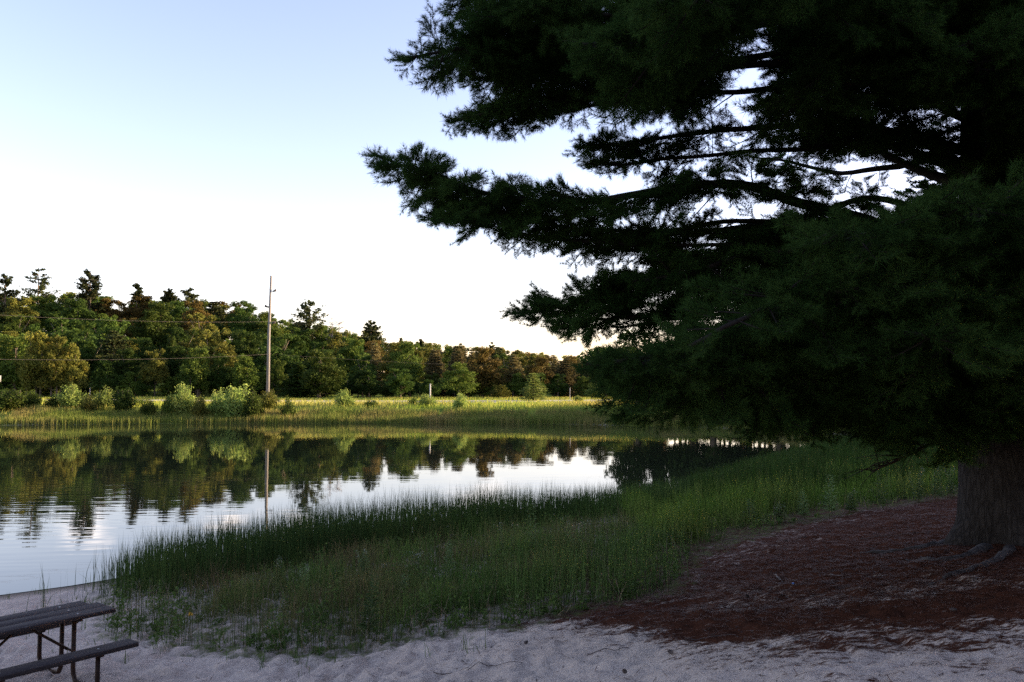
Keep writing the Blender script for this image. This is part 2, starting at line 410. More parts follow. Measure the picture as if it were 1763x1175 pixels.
TR = at(1738, 900, 12.6)[:2]      # foot of the big pine
veg_low = [xy(on(*p)) for p in [(175, 1000, .05), (160, 1050, .12), (185, 1100, .2), (350, 1128, .28), (480, 1136, .37), (600, 1128, .5), (700, 1105, .6), (800, 1088, .7), (900, 1078, .78), (1000, 1060, .85), (1150, 1025, .95), (1185, 960, .9), (1260, 935, .95), (1350, 908, .95), (1450, 888, 1.0), (1600, 866, 1.15), (1700, 850, 1.2)]]
veg = np.array(near_shore[2:] + [(36, 64), (34, 40), (20, 26)] + veg_low[::-1])
vegsd = sdist(fx, fy, veg)
lit_c = [xy(on(*p)) for p in [(1130, 1050, .9), (1190, 985, .95), (1350, 905, .95), (1600, 866, 1.15)]] + [(16, 21), (22, 12), (12, 5), xy(on(1763, 1005, 1.75)), xy(on(1500, 1018, 1.55)), xy(on(1350, 1030, 1.4)), xy(on(1200, 1030, 1.1))]
litsd = sdist(fx, fy, np.array(lit_c)) + (fbm(fx * .9, fy * 1.8, 4) - .5) * 2.4
litter = np.clip(np.where(litsd < 0, .47 - litsd * .05, np.maximum(.47 - litsd * .12, .0) + .27 * sstep(-1, 2.5, fx) * sstep(0, .8, litsd)), 0, .58) * (fy < 40)
soil = np.clip(.75 - vegsd * .55, -.3, .74) - .10
soil = np.where(fx < on(700, 1000, .4)[0], soil - .10 * sstep(-3, -8, fx), soil)
wet = sstep(.7, .05, sdg) * (fy < 60)
far = sstep(45, 62, np.hypot(fx, fy - 5)) * (sdg > -.5)
ground = obj('ground', mesh_np('ground', np.stack([fx, fy, Z.ravel()], 1), q, smooth=True,
             attrs=dict(litter=litter, soil=soil, wet=wet, far=far)), M['ground'])
tag(ground, kind='structure')
wv = np.array([(-90, -20, 0), (60, -20, 0), (60, 105, 0), (-90, 105, 0)], float)
# the water sheet follows the pond with a margin that lies under the banks
cx, cy = pond.mean(0); pp = pond.copy()
nrm = []
for i in range(len(pp)):
    a = pp[i - 1]; b = pp[(i + 1) % len(pp)]; t = b - a; nrm.append(np.array([t[1], -t[0]]) / np.hypot(*t))
pp2 = pp + np.array(nrm) * .0
water_me = bpy.data.meshes.new('water'); water_me.from_pydata([(float(a), float(b), 0.012) for a, b in pp2], [], [list(range(len(pp2)))]); water_me.update()
water = obj('water', water_me, M['water']); tag(water, kind='structure')

# gravel road behind the meadow
ry = np.linspace(-160, 60, 60); rd = []
for k, dy in enumerate((0., 1.2, 4.8, 6.)):
    yy = 108 + ry * 0 + np.abs(ry + 20) * .03 + dy
    rd.append(np.stack([ry, yy, height(ry, yy, False) + (.10 if k in (1, 2) else -.05) + .05], 1))
V = np.concatenate(rd); n_ = len(ry)
qs = np.concatenate([np.stack([np.arange(n_ - 1) + k * n_, np.arange(1, n_) + k * n_, np.arange(1, n_) + (k + 1) * n_, np.arange(n_ - 1) + (k + 1) * n_], 1) for k in range(3)])
road = obj('road', mesh_np('road', V, qs), plain('gravel', (.34, .31, .28), (.44, .41, .37), 3, .9)); tag(road, kind='structure')

def gh(x, y): return float(height(np.array([x]), np.array([y]), False)[0])

# ------------------------------------------------------------------ blades (reeds, grass)
def blades(name, x, y, hgt, wid, lean=.25, tint=None, mat=None, z=None, bend=None):
    n = len(x); z = height(x, y) - .01 if z is None else z
    a = rng.random(n) * 6.283; la = rng.random(n) * 6.283; L = np.abs(rng.normal(0, lean, n)) * hgt
    w2 = np.broadcast_to(wid, (n,)) / 2
    wx, wy = np.cos(a) * w2, np.sin(a) * w2; dx, dy = np.cos(la) * L, np.sin(la) * L
    V = np.zeros((n, 5, 3))
    V[:, 0] = np.stack([x - wx, y - wy, z], 1); V[:, 1] = np.stack([x + wx, y + wy, z], 1)
    mx, my, mz = x + dx * .3, y + dy * .3, z + hgt * .55
    V[:, 2] = np.stack([mx - wx * .8, my - wy * .8, mz], 1); V[:, 3] = np.stack([mx + wx * .8, my + wy * .8, mz], 1)
    V[:, 4] = np.stack([x + dx, y + dy, z + hgt * np.sqrt(np.maximum(1 - (L / hgt)**2 * .5, .2))], 1)
    b = np.arange(n)[:, None] * 5
    qf = b + np.array([0, 1, 3, 2]); tf = b + np.array([2, 3, 4])
    ti = np.zeros(n) if tint is None else tint
    me = mesh_np(name, V.reshape(-1, 3), [qf, tf], attrs=dict(tint=np.repeat(ti, 5)))
    return obj(name, me, mat)
def scatter(poly, n, pad=0):
    lo = poly.min(0); hi = poly.max(0); p = rng.random((n, 2)) * (hi - lo) + lo
    return p[in_poly(p[:, 0], p[:, 1], poly)]

def leaf_quads(C, size, flat=0., rs=None):
    """random oriented leaf quads at centres C"""
    rs = rs or rng; n = len(C); u = rs.normal(size=(n, 3)); u[:, 2] *= (1 - flat); u /= np.linalg.norm(u, axis=1)[:, None]
    v = rs.normal(size=(n, 3)); v -= (v * u).sum(1)[:, None] * u; v /= np.linalg.norm(v, axis=1)[:, None]
    s = np.broadcast_to(size, (n,))[:, None] * (.6 + .8 * rs.random((n, 1)))
    V = np.stack([C - u * s * .7, C - v * s * .35, C + u * s * .7, C + v * s * .35], 1).reshape(-1, 3)
    return V, np.arange(n * 4).reshape(-1, 4)
# rushes along the near shore
def near_band(n, s0, s1, xmin=-8.2, xmax=33):
    seg = np.array(near_shore); d = np.hypot(*np.diff(seg, axis=0).T); cum = np.concatenate([[0], np.cumsum(d)])
    # denser where it is nearer to the camera
    u = rng.random(n)**1.35 * cum[-1]
    px_ = np.interp(u, cum, seg[:, 0]); py_ = np.interp(u, cum, seg[:, 1])
    i = np.clip(np.searchsorted(cum, u) - 1, 0, len(d) - 1); t = np.diff(seg, axis=0)[i] / d[i][:, None]
    nx_, ny_ = t[:, 1], -t[:, 0]
    s = s0 + rng.random(n) * (s1 - s0); x = px_ + nx_ * s; y = py_ + ny_ * s
    k = (x > xmin) & (x < xmax); return x[k], y[k], s[k]
x, y, s = near_band(80000, -1.0, 3.3)
dn = fbm(x * .8, y * .8, 3); left = sstep(-.50, -.40, x / y)
edge = sstep(-.9, .3, s) * sstep(3.3, 1.4, s)
k = rng.random(len(x)) < (.02 + .98 * left) * np.clip(edge * 1.3 * sstep(.25, .55, dn + .12), 0, 1)
x, y, s = x[k], y[k], s[k]; D = np.hypot(x, y)
hg = (.80 + .6 * fbm(x * 1.2 + 9, y * 1.2, 3)) * (.45 + .75 * rng.random(len(x))) * (.75 + .25 * sstep(-8, -4, x)) * (1 - .42 * sstep(-2, 7, x))
z = np.where(sdist(x, y, pond) < 0, -.02, height(x, y))
tag(blades('rushes', x, y, hg, .005 + D * .0003, .13, (rng.random(len(x)) < .12) * rng.random(len(x)), M['rush'], z=z), 'dark green upright rushes growing along the near water edge', 'rushes', kind='stuff')
# taller soft reeds on the right bank
rb = np.array([xy(on(*p)) for p in [(1180, 850, 0), (1300, 812, 0), (1400, 782, 0), (1500, 762, 0), (1700, 752, .6), (1760, 800, .9), (1650, 838, 1.1), (1500, 850, .9), (1350, 868, .7), (1220, 895, .5)]])
p = scatter(rb, 90000); x, y = p.T; D = np.hypot(x, y); k = rng.random(len(x)) < np.clip(26 / D, 0, 1)**1.2; x, y, D = x[k], y[k], D[k]
tag(blades('reeds', x, y, .85 * (.6 + .6 * rng.random(len(x))), .010 + D * .0005, .22, rng.random(len(x))**3 * .5, M['reed']), 'soft green reed bed on the right bank below the pine', 'reeds', kind='stuff')
# grass between the rushes and the sand
gu = rng.random((260000, 2)) * [1750, 300] + [60, 835]; zz_ = .7; v_ = (587.5 - gu[:, 1]) / F; t_ = (zz_ - CAM_Z) / (st + v_ * ct)
x = (gu[:, 0] - 881.5) / F * t_; y = (ct - v_ * st) * t_; D = np.hypot(x, y); k = (D < 40) & in_poly(x, y, veg); x, y, D = x[k], y[k], D[k]
vs = -sdist(x, y, veg) - 1.1 * sstep(.45, .75, fbm(x * 1.1 + 7, y * 1.1, 3)); dn = fbm(x * 1.3, y * 1.3, 3); tk = sstep(.0, 2.0, vs)
cover = np.clip(tk * sstep(.28, .62, dn + .1 * tk) * (.7 + .3 * sstep(-7, 2, x)), 0, 1) 
k = rng.random(len(x)) < cover * np.where(x > on(1120, 930, .7)[0], .8, .58); x, y, D, vs = x[k], y[k], D[k], vs[k]
right = x > on(1120, 930, .7)[0]
hg = (.06 + .62 * fbm(x * .9, y * .9, 3)) * (.4 + 1.1 * rng.random(len(x))) * (.5 + .5 * sstep(0, 1.2, vs))
ti = np.clip(fbm(x * .9 + 40, y * .9, 3) * 2.2 - .75 + rng.normal(0, .25, len(x)), 0, 1)
kk = ~right
tag(blades('grass', x[kk], y[kk], hg[kk], .005 + D[kk] * .00035, .5, ti[kk], M['grass']), 'mixed green and straw coloured grass between the rushes and the sand', 'grass', kind='stuff')
kk = right
tag(blades('bank_grass', x[kk], y[kk], hg[kk] * 1.25, .008 + D[kk] * .0005, .28, ti[kk] * .5, M['bank_grass']), 'bright yellow green grass on the bank beside the pine needles', 'grass', kind='stuff')
# thin tall stalks standing through the grass
gu = rng.random((9000, 2)) * [1080, 260] + [170, 880]; v_ = (587.5 - gu[:, 1]) / F; t_ = (.5 - CAM_Z) / (st + v_ * ct); x = (gu[:, 0] - 881.5) / F * t_; y = (ct - v_ * st) * t_
k = in_poly(x, y, veg) & (rng.random(len(x)) < .25 + .6 * sstep(.4, .6, fbm(x * 1.8, y * 1.8, 3))); x, y = x[k], y[k]
tag(blades('stalks', x, y, .22 + .55 * rng.random(len(x))**1.3, .008, .16, rng.random(len(x))**2, M['rush']), 'thin dark stalks standing up through the shore grass', 'stalks', kind='stuff')
# low broad leaved weeds
gu = rng.random((2000, 2)) * [1500, 250] + [190, 870]; v_ = (587.5 - gu[:, 1]) / F; t_ = (.6 - CAM_Z) / (st + v_ * ct); x = (gu[:, 0] - 881.5) / F * t_; y = (ct - v_ * st) * t_
k = in_poly(x, y, veg) & (fbm(x * 1.1 + 70, y * 1.1, 3) > .47) & (sdist(x, y, pond) > 1.5); x, y = x[k], y[k]; z = height(x, y); P = []
for a_, b_, c_ in zip(x, y, z):
    hh = .1 + .5 * rng.random()**1.8; m_ = 30; f_ = rng.random((m_, 1)); P.append(np.array([a_, b_, c_]) + np.concatenate([rng.normal(0, .035 + .03 * hh, (m_, 2)), f_ * hh], 1))
P = np.concatenate(P); V, q_ = leaf_quads(P, .04)
tag(obj('low_weeds', mesh_np('low_weeds', V, q_), M['weed']), 'low broad leaved weeds mixed into the shore grass', 'weeds', kind='stuff')
# taller rush clump in front, by the edge of the sand
cl_ = np.array([xy(on(*p)) for p in [(820, 1000, .6), (1000, 940, .6), (1180, 930, .8), (1190, 990, .95), (1100, 1030, .95), (900, 1052, .78)]])
p = scatter(cl_, 4200); x, y = p.T; k = rng.random(len(x)) < sstep(.3, .6, fbm(x * 1.4, y * 1.4, 2)) * .75; x, y = x[k], y[k]
tag(blades('tall_rushes', x, y, .35 + .5 * rng.random(len(x)), .010, .13, rng.random(len(x)) * .3, M['rush']), 'tall dark rushes standing at the edge of the sand in the middle', 'rushes', kind='stuff')
# scattered sprigs in the sand, left
sp_ = np.array([xy(on(*p)) for p in [(0, 1030, .03), (230, 995, .05), (200, 1090, .2), (350, 1105, .28), (680, 1085, .6), (900, 1062, .8), (860, 1110, .95), (600, 1150, .6), (300, 1165, .3), (60, 1140, .2)]])
p = scatter(sp_, 340); ks = []
for cxy in p:
    m_ = rng.integers(2, 7); ks.append(cxy + rng.normal(0, .035, (m_, 2)))
p = np.concatenate(ks); x, y = p.T
tag(blades('sparse_grass', x, y, .08 + .28 * rng.random(len(x))**1.5, .009, .4, rng.random(len(x)) * .5, M['rush']), 'thin single grass sprigs standing in the bare sand', 'grass', kind='stuff')

# far shore: cattails and meadow
def far_band(n, s0, s1):
    seg = np.array(far_shore + [(-62, 74)]); d = np.hypot(*np.diff(seg, axis=0).T); cum = np.concatenate([[0], np.cumsum(d)])
    u = rng.random(n) * cum[-1]; i = np.clip(np.searchsorted(cum, u) - 1, 0, len(d) - 1); t = np.diff(seg, axis=0)[i] / d[i][:, None]
    px_ = np.interp(u, cum, seg[:, 0]); py_ = np.interp(u, cum, seg[:, 1]); s = s0 + rng.random(n) * (s1 - s0)
    return px_ + t[:, 1] * s, py_ - t[:, 0] * s, s
x, y, s = far_band(60000, -.6, 4.2)
dn = fbm(x * .35, y * .35, 3); k = rng.random(len(x)) < sstep(.2, .5, dn + .15) * sstep(-.8, .6, s); x, y, s = x[k], y[k], s[k]
hg = (.62 + .62 * fbm(x * .2, y * .2 + 4, 2)) * (.65 + .45 * rng.random(len(x))); z = np.where(sdist(x, y, pond) < 0, -.02, height(x, y, False))
ti = np.clip(fbm(x * .25 + 3, y * .25, 3) * 1.5 - .45 + rng.normal(0, .22, len(x)), 0, 1)
tag(blades('cattails', x, y, hg, .035, .09, ti, M['cattail'], z=z), 'tall yellow green cattails along the far shore', 'cattails', kind='stuff')
md = np.array([(-80, 86), (-52, 87), (20, 87), (40, 76), (60, 90), (60, 131), (-100, 131), (-100, 90)])
p = scatter(md, 150000); x, y = p.T; k = sdist(x, y, pond) > 3; x, y = x[k], y[k]
k = ~((y > 108 + np.abs(x + 20) * .03 - .3) & (y < 108 + np.abs(x + 20) * .03 + 6.3)) & (rng.random(len(x)) < sstep(.2, .55, fbm(x * .2, y * .2, 3) + .1)); x, y = x[k], y[k]
nr = sstep(112, 104, y); hg = (.25 + .55 * fbm(x * .12, y * .3, 3)) * (.5 + .7 * rng.random(len(x))) * (.7 + .3 * nr)
ti = np.clip(fbm(x * .1, y * .3, 3) * 1.7 - .5 + rng.normal(0, .2, len(x)), 0, 1)
tag(blades('meadow_grass', x, y, hg, .05, .4, ti, M['meadow'], z=height(x, y, False)), 'sunlit yellow green meadow grass beyond the far shore', 'grass', kind='stuff')

# ------------------------------------------------------------------ leaf quads for distant crowns
def clump_points(centres, radii, per, rs, squash=.8):
    out = []
    for c, r in zip(centres, radii):
        d = rs.normal(size=(per, 3)); d /= np.linalg.norm(d, axis=1)[:, None]
        out.append(c + d * r * (.45 + .6 * rs.random((per, 1))) * np.array([1, 1, squash]))
    return np.concatenate(out)
def broadleaf(seed, h, r, leaf=.30, nclump=46, per=85, base=.12, up=1.0, trunks=1):
    """> trunk, crown : returns the two meshes"""
    rs = np.random.default_rng(seed)
    cz = h * (base + (1 - base) / 2); rz = h * (1 - base) / 2
    C = []
    while len(C) < nclump:
        d = rs.normal(size=3); d /= np.linalg.norm(d); k = rs.random()**.45
        px_ = 1 - .25 * max(d[2], 0)
        c = np.array([d[0] * r * .82 * k * px_, d[1] * r * .82 * k * px_, cz + d[2] * rz * .84 * k]); C.append(c)
    # knobbly upper outline
    for _ in range(7):
        a = rs.random() * 6.28; rr = r * .6 * rs.random(); C.append(np.array([math.cos(a) * rr, math.sin(a) * rr, cz + rz * (.78 + .22 * rs.random()) * up]))
    C = np.array(C); rad = r * (.17 + .16 * rs.random(len(C))) * (1 - .35 * (C[:, 2] - cz).clip(0) / rz)
    P = clump_points(C, rad, per, rs)
    V, q_ = leaf_quads(P, leaf, rs=rs)
    cm = mesh_np('crown', V, q_)
    tb = MB()
    for kx in range(trunks):
        off = rs.normal(0, r * .15, 2) if trunks > 1 else (0, 0)
        tp = np.array([(off[0] + math.sin(i * .9 + seed) * .05 * h * .1 * i / 4, off[1] + math.cos(i * .7) * .04 * h * .1 * i / 4, h * .8 * i / 6) for i in range(7)])
        tb.tube(tp, np.linspace(h * .018 + .04, .03, 7), 7)
    for c in C[rs.permutation(len(C))[:12]]:
        s0 = np.array([0, 0, max(h * .12, c[2] * .55)]); tb.tube([s0, (s0 + c) / 2 + [0, 0, -.03 * h], c], [h * .009 + .02, h * .005 + .015, .015], 5)
    return tb.mesh('trunk', True), cm
def conifer(seed, h, r, leaf=.28, style='spruce', dens=1.):
    rs = np.random.default_rng(seed); P = []; tb = MB()
    tb.tube([(0, 0, 0), (.03 * h * .2, 0, h * .5), (0, 0, h)], [h * .014 + .05, h * .009 + .03, .015], 7)
    if style == 'spruce': levels = np.linspace(.08, .98, int(h * 2.6))
    elif style == 'pine': levels = np.concatenate([np.linspace(.25, .8, int(h * .75)), np.linspace(.82, .97, 4)])
    else: levels = np.linspace(.05, .96, int(h * 1.6))
    for f in levels:
        if style == 'spruce': L = r * (1 - f)**.85 * (.8 + .4 * rs.random()) + .15; nb = 7; dz = -.15
        elif style == 'pine': L = r * (1.05 - .75 * abs(f - .55) / .45) * (.45 + .6 * rs.random()); nb = 5; dz = .12 + .25 * f
        else: L = r * (1 - f)**.6 * (.7 + .5 * rs.random()) + .2; nb = 6; dz = .25
        a0 = rs.random() * 6.28
        for b in range(nb):
            if rs.random() > .92 * dens: continue
            a = a0 + b * 6.283 / nb + rs.normal(0, .25); l = L * (.65 + .5 * rs.random())
            e = np.array([math.cos(a) * l, math.sin(a) * l, f * h + dz * l]); s0 = np.array([0, 0, f * h])
            tb.tube([s0, (s0 + e) / 2 + [0, 0, -.05 * l], e], [.02 + l * .012, .015 + l * .006, .008], 4)
            m_ = int((14 if style == 'spruce' else 34) * l * dens) + 8
            t = rs.random(m_)**.7 if style == 'spruce' else .35 + .7 * rs.random(m_)
            c = s0 + (e - s0) * t[:, None]; spread = .28 * l * (1.15 - t)[:, None] * (1 if style == 'spruce' else 1.3) + .12
            c = c + rs.normal(size=(m_, 3)) * spread * np.array([1, 1, .30 if style != 'larch' else .45]); P.append(c)
    P = np.concatenate(P); V, q_ = leaf_quads(P, leaf, .55 if style != 'larch' else 0., rs)
    return tb.mesh('trunk', True), mesh_np('crown', V, q_)

def tree_thing(name, meshes, mats, loc, rz, sc, label, cat, group=None):
    e = empty(name, loc, rz, sc); tag(e, label, cat, group)
    for nm, me, mt in zip(('trunk', 'crown'), meshes, mats):
        if me is None: continue
        o = bpy.data.objects.new(nm, me); col.objects.link(o); o.parent = e
        if not me.materials: me.materials.append(mt)
        o.material_slots[0].link = 'OBJECT'; o.material_slots[0].material = mt
    return e

BL = [broadleaf(11 + i, 10, 3.9 + .3 * (i % 3), .26, 70, 110, base=.08) for i in range(5)]
BLF = [broadleaf(41 + i, 10, 4.3, .26, 75, 130, base=.02, trunks=3) for i in range(3)]
SP = [conifer(61 + i, 12, 2.7, .34, 'spruce') for i in range(2)]
PN = [conifer(71 + i, 14, 3.6, .34, 'pine', 1.5) for i in range(4)]
LA = [conifer(81 + i, 11, 2.3, .24, 'larch', 1.9) for i in range(3)]

# the named trees that stand out on the skyline: px, base distance, top py, kind
def sky_tree(name, px, y, top, width_px, mesh, mh, mr, mat, label, cat='tree', rz=0., sink=0.):
    b = at(px, 600, y); x0 = b[0]; g = gh(x0, y) - sink; tz = at(px, top, y)[2]; h = tz - g
    wd = width_px / F * y / 2
    return tree_thing(name, mesh, (M['far_bark'], mat), (x0, y, g), rz, (wd / mr, wd / mr, h / mh), label, cat)
def tall_pine(seed, h, r, crown_from, style):
    """long bare stem with the crown only at the top, as the skyline pines show above their neighbours"""
    rs = np.random.default_rng(seed); tb = MB(); P = []
    tb.tube([(0, 0, 0), (.1, 0, h * .6), (0, 0, h * .98)], [.28, .2, .04], 8)
    nl = style.get('n', 9)
    for i in range(nl):
        f = i / (nl - 1); zb = h * crown_from + (h * (1 - crown_from)) * f * .93
        prof = np.interp(f, style['fx'], style['fr'])
        for b in range(style.get('nb', 5)):
            a = rs.random() * 6.28; l = r * prof * (.55 + .65 * rs.random()); dz = style.get('dz', .2) + rs.normal(0, .18); z0 = zb + rs.normal(0, .03 * h * (1 - crown_from) * 2)
            e = np.array([math.cos(a) * l, math.sin(a) * l, z0 + dz * l]); s0 = np.array([0, 0, z0 - .1 * l])
            tb.tube([s0, (s0 + e) / 2 - [0, 0, .08 * l], e], [.07, .05, .02], 4)
            m_ = int(60 * l / r * style.get('d', 1)) + 14; t = .3 + .75 * rs.random(m_)
            c = s0 + (e - s0) * t[:, None] + rs.normal(size=(m_, 3)) * np.array([.22, .22, .17]) * (.3 + .35 * l); P.append(c)
    V, q_ = leaf_quads(np.concatenate(P), style.get('leaf', .42), .5, rs)
    return tb.mesh('trunk', True), mesh_np('crown', V, q_)
um = dict(fx=[0, .25, .5, .8, 1], fr=[.9, 1, .75, .6, .3], n=6, nb=5, dz=.12, d=1.0)
de = dict(fx=[0, .3, .7, 1], fr=[1, .85, .6, .3], n=11, nb=6, dz=.45, d=1.3)
mdp = dict(fx=[0, .4, .8, 1], fr=[1, .9, .6, .25], n=8, nb=5, dz=.55, d=1.1)
PIN = [(62, 196, 466, 58, um, 'umbrella shaped pine with flat tiers standing above the far left skyline'),
       (152, 192, 467, 52, de, 'dense dark pine with upswept branches, tallest on the left skyline'),
       (5, 190, 473, 44, mdp, 'skyline pine cut by the left edge of the picture'),
       (233, 200, 489, 26, um, 'small pine top showing above the reddish skyline trees'),
       (324, 198, 499, 44, um, 'low dark pine crown on the skyline left of the utility pole'),
       (288, 200, 502, 24, mdp, 'tiny rounded pine top on the skyline near the low dark pine'),
       (532, 178, 521, 60, mdp, 'broad fan shaped pine rising just right of the utility pole'),
       (638, 178, 557, 46, de, 'dark ragged pine on the falling skyline left of the distant hill'),
       (692, 190, 588, 22, mdp, 'narrow pine spire on the skyline, first of the thin spires'),
       (723, 195, 588, 26, mdp, 'narrow pine spire on the skyline, second of the thin spires'),
       (790, 195, 595, 40, um, 'flat topped pine above the brown larches'),
       (848, 185, 597, 34, mdp, 'loose pine at the end of the skyline before the distant hill')]
for i, (px, y, top, wpx, stl, lab) in enumerate(PIN):
    b = at(px, 600, y); g = gh(b[0], y); h = at(px, top, y)[2] - g; wd = wpx / F * y / 2
    cf = {0: .60, 1: .5, 3: .72, 4: .7, 5: .75}.get(i, .45)
    tree_thing('pine_tree', tall_pine(200 + i, h, wd, cf, stl), (M['far_bark'], M['leaf_pine']), (b[0], y, g), 0, 1., lab, 'pine tree')

# dead trees
def dead_tree(seed, h):
    rs = np.random.default_rng(seed); tb = MB(); tb.tube([(0, 0, 0), (.15, 0, h * .5), (0, 0, h)], [.2, .13, .03], 7)
    bb = MB()
    for i in range(34):
        z0 = h * (.45 + .53 * rs.random()); a = rs.random() * 6.28; l = (1.8 - 1.2 * (z0 / h - .45)) * (.5 + .6 * rs.random())
        e = np.array([math.cos(a) * l, math.sin(a) * l, z0 + .5 * l]); bb.tube([(0, 0, z0), (e + [0, 0, z0]) / 2 * [1, 1, 1], e], [.05, .035, .012], 4)
        for j in range(3):
            m_ = e * (.5 + .2 * j) + np.array([0, 0, z0]) * (.5 - .2 * j); bb.tube([m_, m_ + rs.normal(0, .45, 3)], [.02, .008], 3)
    return tb.mesh('trunk', True), bb.mesh('branches')
for px, top, lab in [(571, 541, 'bare grey dead tree on the skyline, left of a pair'), (583, 549, 'bare grey dead tree on the skyline, right of a pair')]:
    y = 176; b = at(px, 600, y); g = gh(b[0], y); t_, b_ = dead_tree(int(px), at(px, top, y)[2] - g)
    e = empty('dead_tree', (b[0], y, g)); tag(e, lab, 'dead tree'); obj('trunk', t_, M['dead_wood'], e); obj('branches', b_, M['dead_wood'], e)

# front row at the forest edge, each one visible: px, y, top, width, meshes, mat, label
FR = [(20, 128, 578, 105, BLF[0], 'leaf_mid', 'broad sunlit tree at the left end of the forest edge'),
      (62, 127, 576, 80, BLF[1], 'leaf_olive', 'knobbly olive tree second from the left at the forest edge'),
      (98, 126, 584, 66, BLF[2], 'leaf_olive', 'olive tree with lit upper boughs, third from the left at the forest edge'),
      (128, 127, 594, 52, BLF[0], 'leaf_olive', 'rounded olive tree closing the group at the left of the forest edge'),
      (185, 129, 622, 62, BLF[1], 'leaf_dark', 'low dark tree between the left olive group and the golden tree'),
      (268, 131, 604, 60, BL[0], 'leaf_olive', 'golden topped tree in the dark middle of the forest edge'),
      (296, 140, 580, 36, BL[1], 'leaf_mid', 'small pale rounded crown above and behind the golden topped tree'),
      (338, 128, 603, 74, BLF[2], 'leaf_mid', 'round green tree left of the utility pole'),
      (380, 130, 612, 66, BLF[0], 'leaf_dark', 'dark green tree with pale tips just left of the utility pole'),
      (425, 129, 614, 70, BLF[1], 'leaf_mid', 'green tree directly behind the utility pole foot'),
      (480, 130, 622, 44, BLF[2], 'leaf_mid', 'small green tree just right of the utility pole'),
      (515, 126, 625, 66, SP[0], 'leaf_dark', 'dark spruce at the forest edge right of the utility pole'),
      (557, 124, 606, 92, BLF[0], 'leaf_mid', 'large olive green tree with lit right flank beyond the pole'),
      (626, 128, 640, 64, BLF[1], 'leaf_dark', 'low dark green tree right of the large olive green tree'),
      (690, 124, 636, 56, BL[3], 'leaf_dark', 'dark round tree left of the short white post'),
      (790, 121, 627, 72, BL[2], 'leaf_mid', 'single round tree with dark stem standing free in front of the larches'),
      (862, 124, 664, 44, BLF[2], 'leaf_olive', 'low bushy tree left of the small bright larch'),
      (1022, 122, 660, 40, BLF[0], 'leaf_bright', 'small bright bush tree at the edge of the big pine'),
      (740, 127, 655, 44, BLF[1], 'leaf_dark', 'low dark tree behind the short white post'),
      (1062, 124, 640, 60, BLF[2], 'leaf_mid', 'tree half hidden behind the big pine at the forest edge')]
for i, (px, y, top, wpx, ms, mt, lab) in enumerate(FR):
    mh, mr = (12, 2.7) if ms in SP else (10, 3.9 if ms not in BLF else 4.3)
    sky_tree('spruce_tree' if ms in SP else 'broadleaf_tree', px, y, top, wpx, ms, mh * 1.0, mr, M[mt], lab, 'tree', rz=i * 1.3)
sky_tree('larch_tree', 918, 112, 643, 42, conifer(99, 7, 1.7, .22, 'larch', 1.2), 7, 1.7, M['leaf_bright'], 'small bright yellow green larch standing alone in the meadow', 'larch tree')

# the mass of the hillside forest
GL = {'leaf_dark': 'dark green leafy tree in the mass of the hillside forest', 'leaf_mid': 'mid green leafy tree in the mass of the hillside forest',
      'leaf_olive': 'yellow olive leafy tree in the mass of the hillside forest', 'leaf_red': 'russet leaved tree in the mass of the hillside forest',
      'leaf_brown': 'brownish thin needled larch in the mass of the hillside forest', 'leaf_pine': 'dark green conifer in the mass of the hillside forest'}
rf = random.Random(5); cnt = 0
rows = [(136, 5.4, 8.5), (146, 5.8, 9), (157, 6, 9.5), (169, 6.2, 9.5), (182, 6.4, 10), (196, 6.6, 9.5), (211, 7, 9), (228, 7.4, 8.5)]
for ri, (y0, spc, hh) in enumerate(rows):
    xl = -.66 * y0; xr = .17 * y0; x0 = xl + rf.random() * spc
    while x0 < xr:
        y = y0 + rf.uniform(-4.5, 4.5); px = 881.5 + F * x0 / y
        # keep the outline of the wood as in the photograph
        tops = np.interp(px, [0, 120, 230, 330, 420, 470, 560, 640, 700, 800, 900, 1000, 1100], [508, 505, 512, 515, 520, 545, 560, 580, 590, 594, 604, 616, 622])
        g = gh(x0, y); hmax = at(px, tops + rf.uniform(-1, 9), y)[2] - g
        h = min(hh * rf.uniform(.8, 1.25) * (1.25 if px > 640 else 1), hmax)
        if ri >= 5: h = hmax if hmax < 17 else hh * 1.4
        if h > 3:
            u = rf.random()
            if px < 600: mt = rf.choices(['leaf_dark', 'leaf_mid', 'leaf_olive', 'leaf_red', 'leaf_pine'], [4.5, 4, 2, 1.2 if ri > 3 else .2, .5])[0]
            elif px < 720: mt = rf.choices(['leaf_dark', 'leaf_mid', 'leaf_olive', 'leaf_red', 'leaf_brown'], [1.5, 2, 3, 3, 2])[0]
            else: mt = rf.choices(['leaf_mid', 'leaf_olive', 'leaf_red', 'leaf_brown', 'leaf_pine'], [1, 2, 1.2, 5, 1])[0]
            if mt == 'leaf_brown': ms, mh, nm, cat = rf.choice(LA), 11, 'larch_tree', 'larch tree'
            elif mt == 'leaf_pine': ms, mh, nm, cat = rf.choice(PN + SP), 13, 'conifer_tree', 'conifer'
            else: ms, mh, nm, cat = rf.choice(BL), 10, 'broadleaf_tree', 'tree'
            s_ = h / mh; sw = max(s_, .75) * rf.uniform(.9, 1.25) * (1.15 if ri > 4 else 1)
            tree_thing(nm, ms, (M['far_bark'], M[mt]), (x0, y, g - .2), rf.random() * 6.28, (sw, sw, s_), GL[mt], cat, 'trees of the hillside forest')
            cnt += 1
        x0 += spc * rf.uniform(.8, 1.25) * (.8 if px > 700 else 1)
